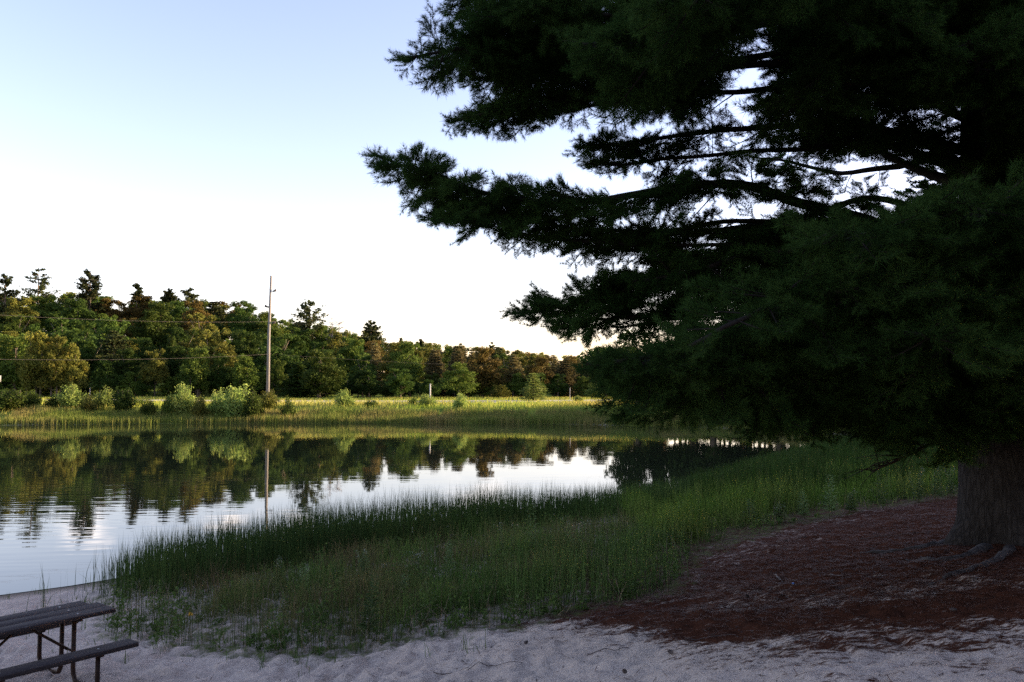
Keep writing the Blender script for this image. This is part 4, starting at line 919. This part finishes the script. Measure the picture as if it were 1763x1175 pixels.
def tp_at(z): return np.array([np.interp(z, tp[:, 2], tp[:, i]) for i in range(3)])
def lim(z_root, pix, dep, **kw):
    """limb from the trunk at height z through pixels at the given distances"""
    pts = [tp_at(z_root)] + [at(px, py, d) for (px, py), d in zip(pix, dep)]
    return pts
LIMBS = [
 # upper group
 (9.6, [(1500, -120), (1250, -60), (1000, -30), (840, -25), (770, -8)], [12.5, 12, 11.5, 11.2, 11], .11, [(0, 1.2), (.3, 1.5), (.8, 1.1), (1, .6)], dict()),
 (9.2, [(1500, -60), (1250, 0), (1050, 35), (900, 58), (780, 82), (695, 98)], [12, 11.5, 11.2, 11, 10.8, 10.6], .12, [(0, 1.2), (.3, 1.4), (.75, 1.), (.9, .7), (1, .4)], dict()),
 (8.7, [(1500, 0), (1280, 50), (1100, 90), (950, 110), (830, 118)], [13.4, 13.6, 13.6, 13.4, 13.2], .10, [(0, 1.2), (.3, 1.3), (.8, 1.), (1, .4)], dict()),
 (8.2, [(1550, 90), (1330, 110), (1150, 130), (1000, 160), (880, 185), (785, 208)], [12, 11.6, 11.6, 11.6, 11.5, 11.4], .10, [(0, .8), (.3, .9), (.6, .75), (.85, .6), (1, .4)], dict(droop=-.02)),
 (8.6, [(1500, 20), (1300, 25), (1150, 60), (1000, 80)], [10.5, 9.4, 8.8, 8.4], .10, [(0, 1.2), (.3, 1.8), (.8, 1.2), (1, .4)], dict()),
 (9.3, [(1550, -60), (1400, -30), (1250, -10), (1120, 10)], [10.5, 8.8, 7.6, 7.0], .10, [(0, 1.2), (.4, 1.6), (.8, 1.0), (1, .4)], dict()),
 # short tip above the long limb
 (7.4, [(1560, 230), (1400, 212), (1250, 220), (1120, 240), (990, 262)], [13, 13, 13, 13, 13], .10, [(0, .6), (.3, .9), (.55, .95), (.8, .8), (1, .55)], dict()),
 # long limb reaching furthest left
 (5.9, [(1560, 400), (1450, 365), (1370, 348), (1295, 314), (1200, 318), (1100, 340), (960, 352), (850, 335), (760, 305), (700, 280), (650, 260)], [12.4, 12.2, 12, 11.8, 11.7, 11.6, 11.4, 11.2, 11.1, 11, 11], .13, [(0, .2), (.22, .9), (.4, 1.3), (.62, 1.25), (.8, 1.15), (.92, .8), (1, .45)], dict(droop=-.30, vert=.22, start=.2)),
 (6.2, [(1500, 330), (1380, 380), (1250, 400), (1150, 405), (1060, 405), (960, 395)], [12.8, 12.6, 12.4, 12.2, 12.2, 12.2], .07, [(0, .3), (.3, .6), (.6, .8), (1, .4)], dict(start=.35)),
 # inner middle limbs
 (7.8, [(1600, 170), (1500, 150), (1400, 140), (1320, 180)], [11.5, 10.4, 9.6, 9.2], .09, [(0, 1.), (.4, 1.3), (1, .6)], dict()),
 (6.9, [(1600, 300), (1500, 262), (1420, 230), (1340, 235)], [13.6, 14, 14.2, 14.2], .12, [(0, .3), (.3, .9), (.7, 1.1), (1, .5)], dict()),
 (6.6, [(1620, 260), (1480, 210), (1380, 160), (1290, 150)], [13.6, 14, 14.4, 14.6], .12, [(0, .4), (.3, .9), (.7, 1.2), (1, .5)], dict()),
 # limb E
 (5.0, [(1560, 500), (1380, 470), (1200, 475), (1060, 500), (960, 522), (885, 540)], [13, 13, 13, 13, 13, 13], .10, [(0, 1.2), (.3, 1.5), (.55, 1.2), (.8, 1.0), (.92, .8), (1, .5)], dict(droop=-.10)),
 (5.2, [(1560, 450), (1420, 430), (1300, 440), (1180, 460), (1090, 480)], [12, 11.5, 11.2, 11, 11], .09, [(0, 1.), (.3, 1.3), (.7, .9), (1, .35)], dict()),
 (4.4, [(1560, 545), (1400, 530), (1250, 530), (1150, 550), (1060, 565)], [13.6, 13.8, 14, 14, 14], .08, [(0, .9), (.4, 1.1), (1, .4)], dict()),
 # low near boughs
 (4.6, [(1560, 600), (1400, 600), (1250, 610), (1120, 618), (1050, 622)], [11, 9.6, 8.6, 8, 7.8], .09, [(0, 1.2), (.4, 1.3), (.8, .8), (1, .35)], dict()),
 (4.3, [(1560, 650), (1400, 660), (1260, 665), (1140, 665), (1080, 660)], [11.5, 10.5, 9.8, 9.4, 9.2], .09, [(0, 1.2), (.4, 1.1), (.8, .7), (1, .35)], dict()),
 (4.5, [(1600, 560), (1450, 520), (1350, 520), (1250, 560), (1180, 590)], [10.6, 9, 8, 7.4, 7.2], .09, [(0, 1.2), (.4, 1.2), (.8, .9), (1, .4)], dict()),
 (5.0, [(1650, 520), (1560, 440), (1480, 400), (1420, 385)], [10, 8.2, 7.4, 7], .09, [(0, 1.1), (.4, 1.2), (.8, .9), (1, .5)], dict()),
 (5.2, [(1720, 450), (1700, 380), (1680, 350), (1640, 340)], [10, 8.2, 7.4, 7.0], .09, [(0, 1.1), (.4, 1.2), (.8, .9), (1, .5)], dict()),
 (4.7, [(1680, 560), (1600, 500), (1520, 480), (1450, 490)], [10, 8.4, 7.6, 7.2], .09, [(0, 1.1), (.4, 1.2), (.8, .9), (1, .5)], dict()),
 (4.2, [(1640, 680), (1540, 660), (1450, 650), (1380, 650)], [10.6, 9.4, 8.8, 8.4], .08, [(0, 1.1), (.4, 1.2), (.8, .9), (1, .5)], dict()),
 (4.0, [(1600, 700), (1480, 705), (1360, 705), (1250, 700)], [12, 11.5, 11, 10.8], .08, [(0, 1.0), (.4, 1.1), (.8, .8), (1, .4)], dict()),
 (4.1, [(1700, 640), (1680, 600), (1640, 580), (1600, 575)], [10, 8.4, 7.6, 7], .09, [(0, 1.1), (.4, 1.2), (.8, .9), (1, .5)], dict()),
 (3.9, [(1720, 700), (1740, 680), (1760, 670), (1790, 660)], [10.8, 9.6, 8.8, 8.2], .09, [(0, 1.1), (.4, 1.2), (.8, .9), (1, .5)], dict()),
 (4.9, [(1760, 560), (1790, 500), (1800, 470), (1830, 450)], [10.8, 9.0, 8.2, 7.6], .09, [(0, 1.1), (.4, 1.2), (.8, .9), (1, .5)], dict()),
 # behind and high on the right
 (8.0, [(1640, 120), (1560, 60), (1480, 40)], [11, 9.6, 8.8], .10, [(0, 1.2), (.4, 1.5), (1, .6)], dict()),
 (8.9, [(1700, 20), (1660, -40), (1600, -60)], [11, 9.6, 8.6], .10, [(0, 1.2), (.4, 1.5), (1, .6)], dict()),
 (7.2, [(1700, 200), (1690, 130), (1670, 80)], [11, 9.6, 8.6], .10, [(0, .6), (.4, 1.2), (1, .6)], dict()),
 (7.6, [(1800, 150), (1800, 90), (1780, 40)], [11.4, 10, 9], .10, [(0, 1.2), (.4, 1.5), (1, .6)], dict()),
 (6.4, [(1800, 300), (1850, 260), (1900, 230)], [11.8, 10.8, 10], .10, [(0, 1.2), (.4, 1.5), (1, .6)], dict()),
 (6.8, [(1600, 270), (1480, 300), (1380, 290), (1290, 270)], [14, 15, 15.8, 16.2], .10, [(0, .4), (.4, .9), (1, .6)], dict()),
 # companions that fill the boughs
 (8.4, [(1500, 60), (1250, 110), (1050, 108), (900, 98), (800, 104), (735, 106)], [12.4, 12, 11.8, 11.6, 11.6, 11.6], .09, [(0, 1.2), (.4, 1.6), (.85, 1.2), (1, .5)], dict()),
 (8.1, [(1500, 110), (1300, 160), (1120, 168), (960, 186), (860, 200), (800, 213)], [12.8, 12.4, 12.2, 12.2, 12, 12], .08, [(0, .6), (.4, 1.0), (.8, .8), (1, .5)], dict()),
 (8.9, [(1500, -40), (1300, 20), (1120, 30), (960, 30), (860, 34), (800, 20)], [11.6, 11, 10.6, 10.4, 10.4, 10.4], .09, [(0, 1.2), (.4, 1.6), (.85, 1.2), (1, .5)], dict()),
 (8.3, [(1500, 60), (1300, 100), (1180, 130), (1080, 150), (1000, 172)], [13.4, 13.2, 13, 13, 13], .08, [(0, .8), (.4, 1.2), (.8, .9), (1, .5)], dict()),
 (9.0, [(1550, -30), (1400, 10), (1250, 50), (1120, 80)], [13.6, 14, 14.2, 14.2], .09, [(0, 1.), (.4, 1.4), (1, .6)], dict()),
 (6.1, [(1450, 380), (1280, 385), (1120, 395), (980, 392), (880, 370), (790, 335), (730, 305)], [12.4, 12.2, 12, 11.8, 11.6, 11.4, 11.4], .06, [(0, .1), (.3, .7), (.6, .9), (.85, .7), (1, .4)], dict(start=.3, vert=.25)),
 (6.0, [(1450, 390), (1300, 415), (1180, 420), (1050, 418), (940, 408), (880, 392)], [11.8, 11.6, 11.6, 11.6, 11.6, 11.4], .05, [(0, .1), (.35, .55), (.7, .6), (1, .4)], dict(start=.4, vert=.22, droop=0.)),
 (7.3, [(1500, 250), (1300, 255), (1180, 270), (1080, 282), (1010, 278)], [12.6, 12.6, 12.6, 12.6, 12.6], .07, [(0, .4), (.4, .5), (.8, .6), (1, .4)], dict(droop=0.)),
 (4.9, [(1500, 500), (1300, 510), (1130, 535), (1010, 558), (940, 556)], [12.6, 12.4, 12.4, 12.4, 12.4], .07, [(0, .9), (.4, 1.1), (.8, 1.0), (1, .7)], dict()),
 (5.3, [(1500, 430), (1300, 440), (1170, 462), (1080, 488), (1000, 512)], [12.6, 12.4, 12.4, 12.4, 12.4], .07, [(0, 1.), (.4, 1.2), (.8, .9), (1, .5)], dict()),
 (4.3, [(1500, 600), (1300, 620), (1150, 630), (1060, 640), (1020, 628)], [9.6, 8.8, 8.4, 8.2, 8.2], .07, [(0, 1.), (.4, 1.2), (.8, .9), (1, .45)], dict(droop=0.)),
 (4.1, [(1560, 680), (1350, 690), (1200, 695), (1100, 690), (1050, 672)], [10.6, 9.8, 9.4, 9.2, 9.2], .07, [(0, 1.), (.4, 1.1), (.8, .7), (1, .4)], dict(droop=0.)),
]
tot = 0
for i, (zr, pix, dep, r0, prof, kw) in enumerate(LIMBS):
    tot += bough(pine, lim(TG * 0 + zr, pix, dep), r0, .018, prof, 1000 + i, **kw)
# boughs of the same tree that the photo does not show: the far side and the top
rs = np.random.default_rng(8)
for i in range(30):
    z0 = 6.5 + 14.5 * (i / 30); a = rs.uniform(-2.4, 1.75) if z0 < 11 else rs.uniform(0, 6.28)   # angle from +X
    L = (7.2 * (1 - (z0 - 6) / 19) + 1.) * rs.uniform(.75, 1.05); c = tp_at(z0)
    if z0 < 11 and a < -1.2: L *= .5
    pts = [c, c + np.array([math.cos(a) * L * .5, math.sin(a) * L * .5, .5]), c + np.array([math.cos(a) * L, math.sin(a) * L, .9])]
    tot += bough(pine, pts, .08, .02, [(0, 1.3), (.4, 1.6), (1, .5)], 2000 + i, protos=SPC, step=.26)

# low bare branches hanging from the trunk over the reeds
hb = MB(); rs = np.random.default_rng(77)
P = np.array([tp_at(3.7), at(1600, 765, 12.2), at(1540, 795, 12), at(1500, 812, 11.9)]); hb.tube(P, [.05, .03, .02, .008], 6)
for i in range(26):
    b = P[1] + (P[3] - P[1]) * rs.random(); e = b + np.array([-rs.random() * .5, rs.normal(0, .3), rs.normal(-.05, .15)]); hb.tube([b, (b + e) / 2 + [0, 0, .04], e], [.008, .006, .003], 4)
obj('limb', hb.mesh('limb', True), M['twig'], pine)['label'] = 'low dead bare branch'

# ------------------------------------------------------------------ woods to the right and behind, which shade the shore
SPW = [conifer(401 + i, 19, 4.6, .5, 'pine', 1.6) for i in range(2)]; BLW = [broadleaf(411 + i, 16, 5.2, .5, 60, 100, base=.06) for i in range(2)]
rf = random.Random(12); sp = []
for y0 in np.arange(-34, 108, 6.5):
    for x0 in (44, 52, 61):
        if y0 < 30: x0 -= 14 * (1 - max(y0, -10) / 30)
        sp.append((x0 + rf.uniform(-2, 2), y0 + rf.uniform(-2, 2)))
for x0, y0, s0 in [(14, 92, .55), (19, 90, .62), (24, 88, .6), (29, 84, .66), (33, 79, .62), (36, 73, .68), (39, 66, .65), (27, 93, .7), (35, 88, .8), (21.5, 86, .6), (26.5, 82, .62), (31, 77, .6), (34, 70, .6)]:
    tree_thing('broadleaf_tree', BLF[0], (M['far_bark'], M['leaf_dark']), (x0, y0, gh(x0, y0) - .1), x0, (s0 * 1.6, s0 * 1.6, s0 * 1.55), 'leafy tree behind the big pine on the right shore, mirrored in the pond', 'tree', 'trees of the right shore')
for i in range(22):
    x0 = 17 + i * 1.15 + rf.uniform(-1, 1); y0 = 97 - (x0 - 15) * 1.05 + rf.uniform(-1, 2); s_ = rf.uniform(.42, .6)
    if sdist(np.array([x0]), np.array([y0]), pond)[0] < 2.5: continue
    tree_thing('shore_bush', BLF[i % 3], (M['far_bark'], M['leaf_dark']), (x0, y0, gh(x0, y0) - .1), i, (s_, s_, s_), 'dark bush of the right shore behind the big pine', 'bush', 'bushes of the right shore')
for a in range(-60, 24, 14): sp.append((a + rf.uniform(-2, 2), -22 + rf.uniform(-3, 3)))  # unseen row behind the camera, added to hold back sky light from the shore
for x0, y0 in sp:
    if y0 > 86 + (x0 - 30) * .34: continue
    leafy = rf.random() < .55; ms = rf.choice(BLW if leafy else SPW); s_ = rf.uniform(.9, 1.25)
    tree_thing('broadleaf_tree' if leafy else 'pine_tree', ms, (M['far_bark'], M['leaf_dark' if leafy else 'leaf_pine']), (x0, y0, gh(x0, y0) - .1), rf.random() * 6.28, s_,
               'leafy tree of the wood around the near shore, outside the picture' if leafy else 'tall pine of the wood around the near shore, outside the picture', 'tree' if leafy else 'pine tree', 'trees of the near wood')

# ------------------------------------------------------------------ picnic table
def wood_mat():
    m, t, o = new_mat('weathered_planks'); n = N(t)
    co = n.coord('Object', (1.2, 14, 14)); g_ = n.noise(4, 6, .7, co); sp_ = n.noise(9, 4, .7, n.coord('Object', (1, 3, 3)))
    c = n.mix(n.ramp(g_, .3, .7), (.022, .017, .018), (.050, .040, .040)); c = n.mix(n.ramp(sp_, .66, .72), c, (.20, .19, .19))
    p = n.node('ShaderNodeBsdfPrincipled'); n.put(p, 'Base Color', c); p.inputs['Roughness'].default_value = .85; p.inputs['Specular IOR Level'].default_value = .2
    n.put(p, 'Normal', n.bump(g_, .5, .004)); t.links.new(p.outputs[0], o.inputs[0]); return m
M['plank'] = wood_mat(); M['pipe'] = plain('painted_pipe', (.025, .018, .016), (.06, .03, .02), 14, .5, .2)
ZT = .43; NC = on(199, 1046, ZT + .76); Ld = np.array([-.62, -.785, 0]); Ld /= np.linalg.norm(Ld); Cd = np.array([Ld[1], -Ld[0], 0])  # towards the lake
ang = math.atan2(-Ld[1], -Ld[0])
cen = NC + Ld * .92 + Cd * .36
TBZ = min(gh(cen[0] - Ld[0] * .5, cen[1] - Ld[1] * .5), gh(cen[0], cen[1])) + .0
tbl = empty('picnic_table', (cen[0], cen[1], TBZ), ang); tag(tbl, 'weathered dark picnic table with attached benches standing on the sand', 'picnic table')
tl = .0
for k in (-1, 0, 1):
    b = MB(); b.box((-.10 if k == 1 else 0, k * .245, .738), (1.84, .236, .048), bev=.005); obj('tabletop_plank', b.mesh('tabletop_plank'), M['plank'], tbl)
for s_ in (-1, 1):
    b = MB(); b.box((0.02, s_ * .78, .425), (1.84, .25, .050), bev=.005); obj('bench', b.mesh('bench'), M['plank'], tbl)
for ex in (-1, 1):
    for s_ in (-1, 1):
        b = MB(); X0 = ex * .52
        pts = [(X0, s_ * .16, .70), (X0, s_ * .16, .12), (X0, s_ * .17, .045), (X0, s_ * .22, -.02), (X0, s_ * .34, -.045), (X0, s_ * .64, -.045), (X0, s_ * .74, -.02), (X0, s_ * .78, .06), (X0, s_ * .78, .39)]
        b.tube(pts, .027, 10); obj('leg', b.mesh('leg', True), M['pipe'], tbl)
    b = MB(); b.box((ex * .52, 0, .698), (.05, .66, .030)); b.box((ex * .52, .78, .387), (.05, .20, .024)); b.box((ex * .52, -.78, .387), (.05, .20, .024)); obj('bracket', b.mesh('bracket'), M['pipe'], tbl)
    b = MB(); b.tube([(ex * .52, 0, .30), (ex * .02, 0, .69)], .017, 8); b.tube([(ex * .52, -.13, .30), (ex * .52, .13, .30)], .014, 8); obj('brace', b.mesh('brace', True), M['pipe'], tbl)
M['bolt'] = plain('bolt', (.3, .3, .3), (.4, .4, .4), 10, .4, 0, metallic=.8)

# ------------------------------------------------------------------ single plants on the near shore
def leafy_plant(seed, h, n_st=1, leaf=.05, n_leaf=26, top='none'):
    rs = np.random.default_rng(seed); sm = MB(); V = []; FV = []
    for k in range(n_st):
        b = np.array([rs.normal(0, .04), rs.normal(0, .04), 0]) if n_st > 1 else np.zeros(3); hh = h * rs.uniform(.75, 1.) if n_st > 1 else h
        ln = rs.normal(0, .09, 2) * hh; P = np.array([b, b + [ln[0] * .3, ln[1] * .3, hh * .5], b + [ln[0], ln[1], hh]]); sm.tube(P, [.005, .004, .002], 5)
        for i in range(n_leaf):
            f = .12 + .86 * (i / n_leaf); c = P[0] + (P[2] - P[0]) * f; a = i * 2.4 + rs.normal(0, .3); l = leaf * (1.2 - .75 * f) * rs.uniform(.8, 1.3) * 2.0
            d = np.array([math.cos(a), math.sin(a), .45]); d /= np.linalg.norm(d); s_ = np.cross(d, [0, 0, 1]); s_ /= np.linalg.norm(s_); wl = l * .16
            V.append([c, c + d * l * .45 - s_ * wl, c + d * l + [0, 0, -.18 * l], c + d * l * .45 + s_ * wl])
        if top == 'plume':
            for i in range(16):
                c = P[2] + np.array([0, 0, -rs.random() * .22 * h]) + rs.normal(0, .018, 3); FV.append(c)
        if top == 'umbel':
            for i in range(14): FV.append(P[2] + np.array([rs.normal(0, .06), rs.normal(0, .06), rs.normal(0, .025)]))
    V = np.array(V).reshape(-1, 3); fm = mesh_np('leaves', V, np.arange(len(V)).reshape(-1, 4)); fl = None
    if FV: v2, q2 = leaf_quads(np.array(FV), .014, 0, rs); fl = mesh_np('flowers', v2, q2)
    return sm.mesh('stem'), fm, fl
PL = [(632, 1102, .5, .78, 1, .07, 40, 'none', 'weed', 'dark leafy sapling standing nearest the sand'),
      (920, 975, .6, 1.15, 1, .07, 34, 'none', 'weed', 'tall leafy sapling rising above the rushes in the middle'),
      (628, 1000, .35, .55, 3, .05, 26, 'plume', 'weed_pale', 'pale pointed weed with three spikes among the left grass'),
      (480, 1008, .3, .5, 3, .05, 26, 'plume', 'weed', 'spiky weed standing left in the grass'),
      (522, 1025, .35, .5, 2, .05, 26, 'plume', 'weed_pale', 'thin pale spiked weed left of the three spiked one'),
      (575, 1015, .35, .4, 2, .05, 24, 'none', 'weed', 'low bushy weed between the spiked weeds'),
      (720, 1005, .45, .5, 4, .04, 20, 'umbel', 'weed', 'fine branching weed topped with tiny white flowers'),
      (700, 1040, .5, .42, 2, .06, 22, 'none', 'weed_pale', 'broad leaved pale weed below the white flowers'),
      (775, 985, .5, .62, 2, .05, 30, 'none', 'weed_pale', 'tall pale green weed right of the white flowers'),
      (870, 980, .55, .75, 3, .045, 24, 'umbel', 'weed', 'white flowered weed left of the tall sapling'),
      (990, 975, .62, .75, 4, .045, 24, 'umbel', 'weed_pale', 'white flowered weed right of the tall sapling'),
      (1290, 905, .85, .55, 3, .06, 24, 'none', 'weed_pale', 'pale broad weed at the left of the bright bank grass'),
      (1385, 895, .95, .62, 4, .06, 24, 'none', 'weed_pale', 'bluish pale weed in the middle of the bright bank grass'),
      (1432, 890, 1.0, .85, 1, .08, 44, 'none', 'weed_pale', 'tall feathery goldenrod leaning in the bank grass'),
      (1465, 886, 1.0, .5, 3, .06, 26, 'plume', 'weed', 'low weed right of the tall goldenrod'),
      (1520, 878, 1.1, .95, 2, .06, 34, 'none', 'weed', 'tall dark leaved weed beside the low dead pine branch'),
      (1580, 868, 1.15, .8, 4, .05, 30, 'plume', 'weed_pale', 'clump of pale goldenrods left of the trunk'),
      (1612, 862, 1.15, .9, 4, .05, 30, 'plume', 'weed_pale', 'tall goldenrods nearest the trunk, right of the pale clump'),
      (1640, 858, 1.18, .7, 4, .05, 30, 'plume', 'weed_pale', 'goldenrods touching the edge of the trunk'),
      (1345, 900, .92, .4, 4, .045, 24, 'plume', 'weed', 'small weed tuft between the two pale weeds')]
for i, (px, py, z0, h, ns, lf, nl, tpn, mt, lab) in enumerate(PL):
    p_ = on(px, py, z0); z0 = gh(p_[0], p_[1]); p_ = on(px, py, z0); a, b, c = leafy_plant(700 + i, h * 1.15, ns + 1, lf * 1.25, nl, tpn)
    e = empty('weed_plant', (p_[0], p_[1], gh(p_[0], p_[1]))); tag(e, lab, 'plant'); obj('stem', a, M['stem'], e); obj('leaves', b, M[mt], e)
    if c: obj('flowers', c, M['flower'], e)

# ------------------------------------------------------------------ litter on the sand: needles, sticks, cones, bits
M['litter'] = leaf_mat('needle_litter', (.07, .028, .018), (.12, .052, .032), (.05, .032, .024), 0., 2., tint=True)
p = rng.random((130000, 2)) * [22, 17] + [-5, 4]; x, y = p.T
ls = sdist(x, y, np.array(lit_c)); ls = ls + (fbm(x * .9, y * 1.8, 4) - .5) * 2.4
cov = np.clip(.95 - ls * .32, .0, 1) * sstep(.30, .62, fbm(x * 1.6, y * 3.4, 4) + np.clip(.16 - ls * .12, -.2, .22)) + .035 * (x > -4)
k = (rng.random(len(x)) < cov) & (x < y * .66 + .5) & (x > -y * .64) & (sdist(x, y, pond) > .8); x, y = x[k], y[k]; n_ = len(x)
a = rng.random(n_) * 6.283; L = .035 + .06 * rng.random(n_); z = height(x, y) + .006 + .008 * rng.random(n_); dx, dy = np.cos(a) * L, np.sin(a) * L; wx, wy = -np.sin(a) * .0028, np.cos(a) * .0028
V = np.stack([np.stack([x - dx - wx, y - dy - wy, z], 1), np.stack([x - dx + wx, y - dy + wy, z], 1), np.stack([x + dx + wx, y + dy + wy, z + .01], 1), np.stack([x + dx - wx, y + dy - wy, z + .01], 1)], 1)
tag(obj('pine_litter', mesh_np('pine_litter', V.reshape(-1, 3), np.arange(n_ * 4).reshape(-1, 4), attrs=dict(tint=np.repeat(rng.random(n_)**2, 4))), M['litter']), 'fallen russet pine needles strewn over the sand', 'pine needles', kind='stuff')
M['stick'] = plain('stick', (.06, .045, .04), (.12, .095, .085), 10, .9); M['pale_stick'] = plain('pale_stick', (.28, .25, .22), (.36, .33, .30), 10, .9)
def stick(pts, r, seed, label, mat='stick', forks=2):
    P = np.array([on(*p_) for p_ in pts]); u = np.linspace(0, 1, 14); k = np.linspace(0, 1, len(P)); Q = np.stack([np.interp(u, k, P[:, i]) for i in range(3)], 1)
    rs = np.random.default_rng(seed); Q[:, :2] += rs.normal(0, .008, (14, 2)); Q[:, 2] = height(Q[:, 0], Q[:, 1]) + r * .8 + .012
    b = MB(); b.tube(Q, np.linspace(r, r * .5, 14), 6)
    for f in range(forks):
        i = 4 + 4 * f; e = Q[i] + (Q[i + 1] - Q[i]) * 2 + rs.normal(0, .06, 3) * [1, 1, .2]; e[2] = height(e[:1], e[1:2])[0] + .02; b.tube([Q[i], (Q[i] + e) / 2 + [0, 0, .01], e], [r * .6, r * .5, r * .3], 5)
    tag(obj('stick', b.mesh('stick', True), M[mat]), label, 'stick')
stick([(745, 1172, .8), (785, 1160, .9), (850, 1150, 1.0), (900, 1145, 1.05)], .0055, 1, 'long curved dark stick at the bottom of the sand slope')
stick([(1010, 1132, 1.15), (1060, 1125, 1.2), (1080, 1122, 1.2)], .005, 2, 'short dark stick on the sand in the middle')
stick([(980, 1068, .95), (992, 1085, 1.0)], .0045, 3, 'pale forked twig by the edge of the grass', 'pale_stick')
stick([(1480, 925, 1.3), (1540, 922, 1.35), (1600, 918, 1.4)], .007, 4, 'thin dark stick lying left of the trunk on the needles')
stick([(1335, 990, 1.2), (1345, 998, 1.22)], .0055, 5, 'small pale stick on the needle bed', 'pale_stick', 0)
stick([(1430, 995, 1.35), (1450, 996, 1.36)], .0055, 6, 'pale wood chip lying flat in the middle of the needle bed', 'pale_stick', 0)
stick([(1505, 995, 1.45), (1530, 996, 1.46)], .0045, 7, 'pale straw like twig right of the wood chip', 'pale_stick', 0)
stick([(1020, 1075, 1.0), (1080, 1062, 1.0), (1130, 1058, 1.05)], .0045, 8, 'dark twig along the litter edge near the rushes')
stick([(1180, 1105, 1.3), (1240, 1098, 1.35), (1270, 1100, 1.38)], .0045, 9, 'dark twig on the bright sand right of the middle')
def cone(seed, px, py, z0, label):
    p_ = on(px, py, z0); b = MB(); rs = np.random.default_rng(seed); L = .055
    ax = np.array([math.cos(seed), math.sin(seed), 0]); b.tube([-ax * L / 2, ax * 0, ax * L / 2], [.008, .013, .006], 8)
    V = []
    for i in range(44):
        f = i / 44; a = i * 2.4; u_ = np.cross(ax, [0, 0, 1]); r_ = .013 * math.sin(math.pi * (.15 + .8 * f)) + .006; d = u_ * math.cos(a) + np.array([0, 0, 1]) * math.sin(a); c = ax * (f - .5) * L
        t_ = np.cross(ax, d) * .009; e = c + d * r_ + ax * .010; b.add([c - t_ * .5, c + t_ * .5, e + t_, e - t_, e + ax * .004 - d * .004], [(0, 1, 2, 3)], [(3, 2, 4)])
    o = obj('pine_cone', b.mesh('pine_cone'), M['stick']); o.location = (p_[0], p_[1], gh(p_[0], p_[1]) + .02); tag(o, label, 'pine cone')
cone(1, 905, 1113, .95, 'dark pine cone on the pale sand below the tall rushes'); cone(2, 1155, 1139, 1.3, 'pine cone near the bottom edge on the bright sand')
cone(3, 1355, 930, 1.1, 'pine cone at the top left of the needle bed'); cone(4, 1287, 1034, 1.2, 'pine cone at the lower left of the needle bed'); cone(5, 1075, 1172, 1.3, 'pine cone cut by the bottom edge of the picture')
cone(6, 1640, 1052, 1.7, 'pine cone where needles and sand meet at the right'); cone(7, 1385, 926, 1.1, 'small pine cone beside the grass edge')
b = MB(); b.tube([(0, 0, 0), (0, 0, .006), (0, 0, .010)], [.016, .016, .013], 16); p_ = on(1366, 1012, 1.27); o = obj('bottle_cap', b.mesh('bottle_cap'), plain('blue_paint', (.05, .16, .45), (.08, .2, .5), 5, .4, 0)); o.location = (p_[0], p_[1], gh(p_[0], p_[1]) + .02); tag(o, 'tiny blue bottle cap lying on the pine needles', 'bottle cap')
# small flower by the grass edge
e = empty('yellow_flower', (0, 0, 0)); p_ = on(327, 1085, .25); e.location = (p_[0], p_[1], gh(p_[0], p_[1])); tag(e, 'single orange yellow flower in the left grass', 'flower')
b = MB(); b.tube([(0, 0, 0), (.01, 0, .1), (0, 0, .2)], [.003, .0025, .002], 5); obj('stem', b.mesh('stem'), M['stem'], e)
v2, q2 = leaf_quads(np.random.default_rng(1).normal(0, .014, (24, 3)) + [0, 0, .2], .03); obj('petals', mesh_np('petals', v2, q2), plain('petal', (.6, .33, .03), (.7, .4, .05), 5, .6, 0), e)
# dead stems bent over in the grass
gu = rng.random((2600, 2)) * [1450, 240] + [190, 880]; v_ = (587.5 - gu[:, 1]) / F; t_ = (.6 - CAM_Z) / (st + v_ * ct); x = (gu[:, 0] - 881.5) / F * t_; y = (ct - v_ * st) * t_
k = in_poly(x, y, veg) & (sdist(x, y, pond) > .8); x, y = x[k], y[k]
tag(blades('dead_stems', x, y, .15 + .45 * rng.random(len(x)), .007, 1.1, np.full(len(x), 1.), leaf_mat('straw', (.13, .10, .055), (.20, .15, .09), (.17, .13, .08), .1, 2, tint=True)), 'bent straw coloured dead stems among the green grass', 'dead grass', kind='stuff')
# twigs and bark crumbs strewn over the sand
p = rng.random((5200, 2)) * [17, 11] + [-7, 4.6]; x, y = p.T; k = (np.abs(x) < y * .66) & (sdist(x, y, pond) > 1) & (fbm(x * 2.2 + 5, y * 2.8, 3) > .46); x, y = x[k], y[k]
a = rng.random(len(x)) * 6.283; L = .012 + .05 * rng.random(len(x))**3; W = .003 + .004 * rng.random(len(x)); z = height(x, y) + .004; dx, dy = np.cos(a) * L, np.sin(a) * L; wx, wy = -np.sin(a) * W, np.cos(a) * W
V = np.stack([np.stack([x - dx, y - dy, z], 1), np.stack([x + wx, y + wy, z + .007], 1), np.stack([x + dx, y + dy, z + .003], 1), np.stack([x - wx, y - wy, z + .001], 1)], 1)
tag(obj('debris', mesh_np('debris', V.reshape(-1, 3), np.arange(len(x) * 4).reshape(-1, 4)), M['stick']), 'small dark twigs and bark crumbs strewn over the sand', 'debris', kind='stuff')
# bolt heads on the planks
M['bolt'] = plain('bolt', (.3, .3, .3), (.4, .4, .4), 10, .4, 0, metallic=.8)
for ex in (-1, 1):
    for yb, zb in ((-.245, .765), (0, .765), (.245, .765), (-.78, .453), (.78, .453)):
        b = MB(); b.tube([(ex * .52, yb, zb - .006), (ex * .52, yb, zb)], .011, 8); obj('bolt', b.mesh('bolt'), M['bolt'], tbl)
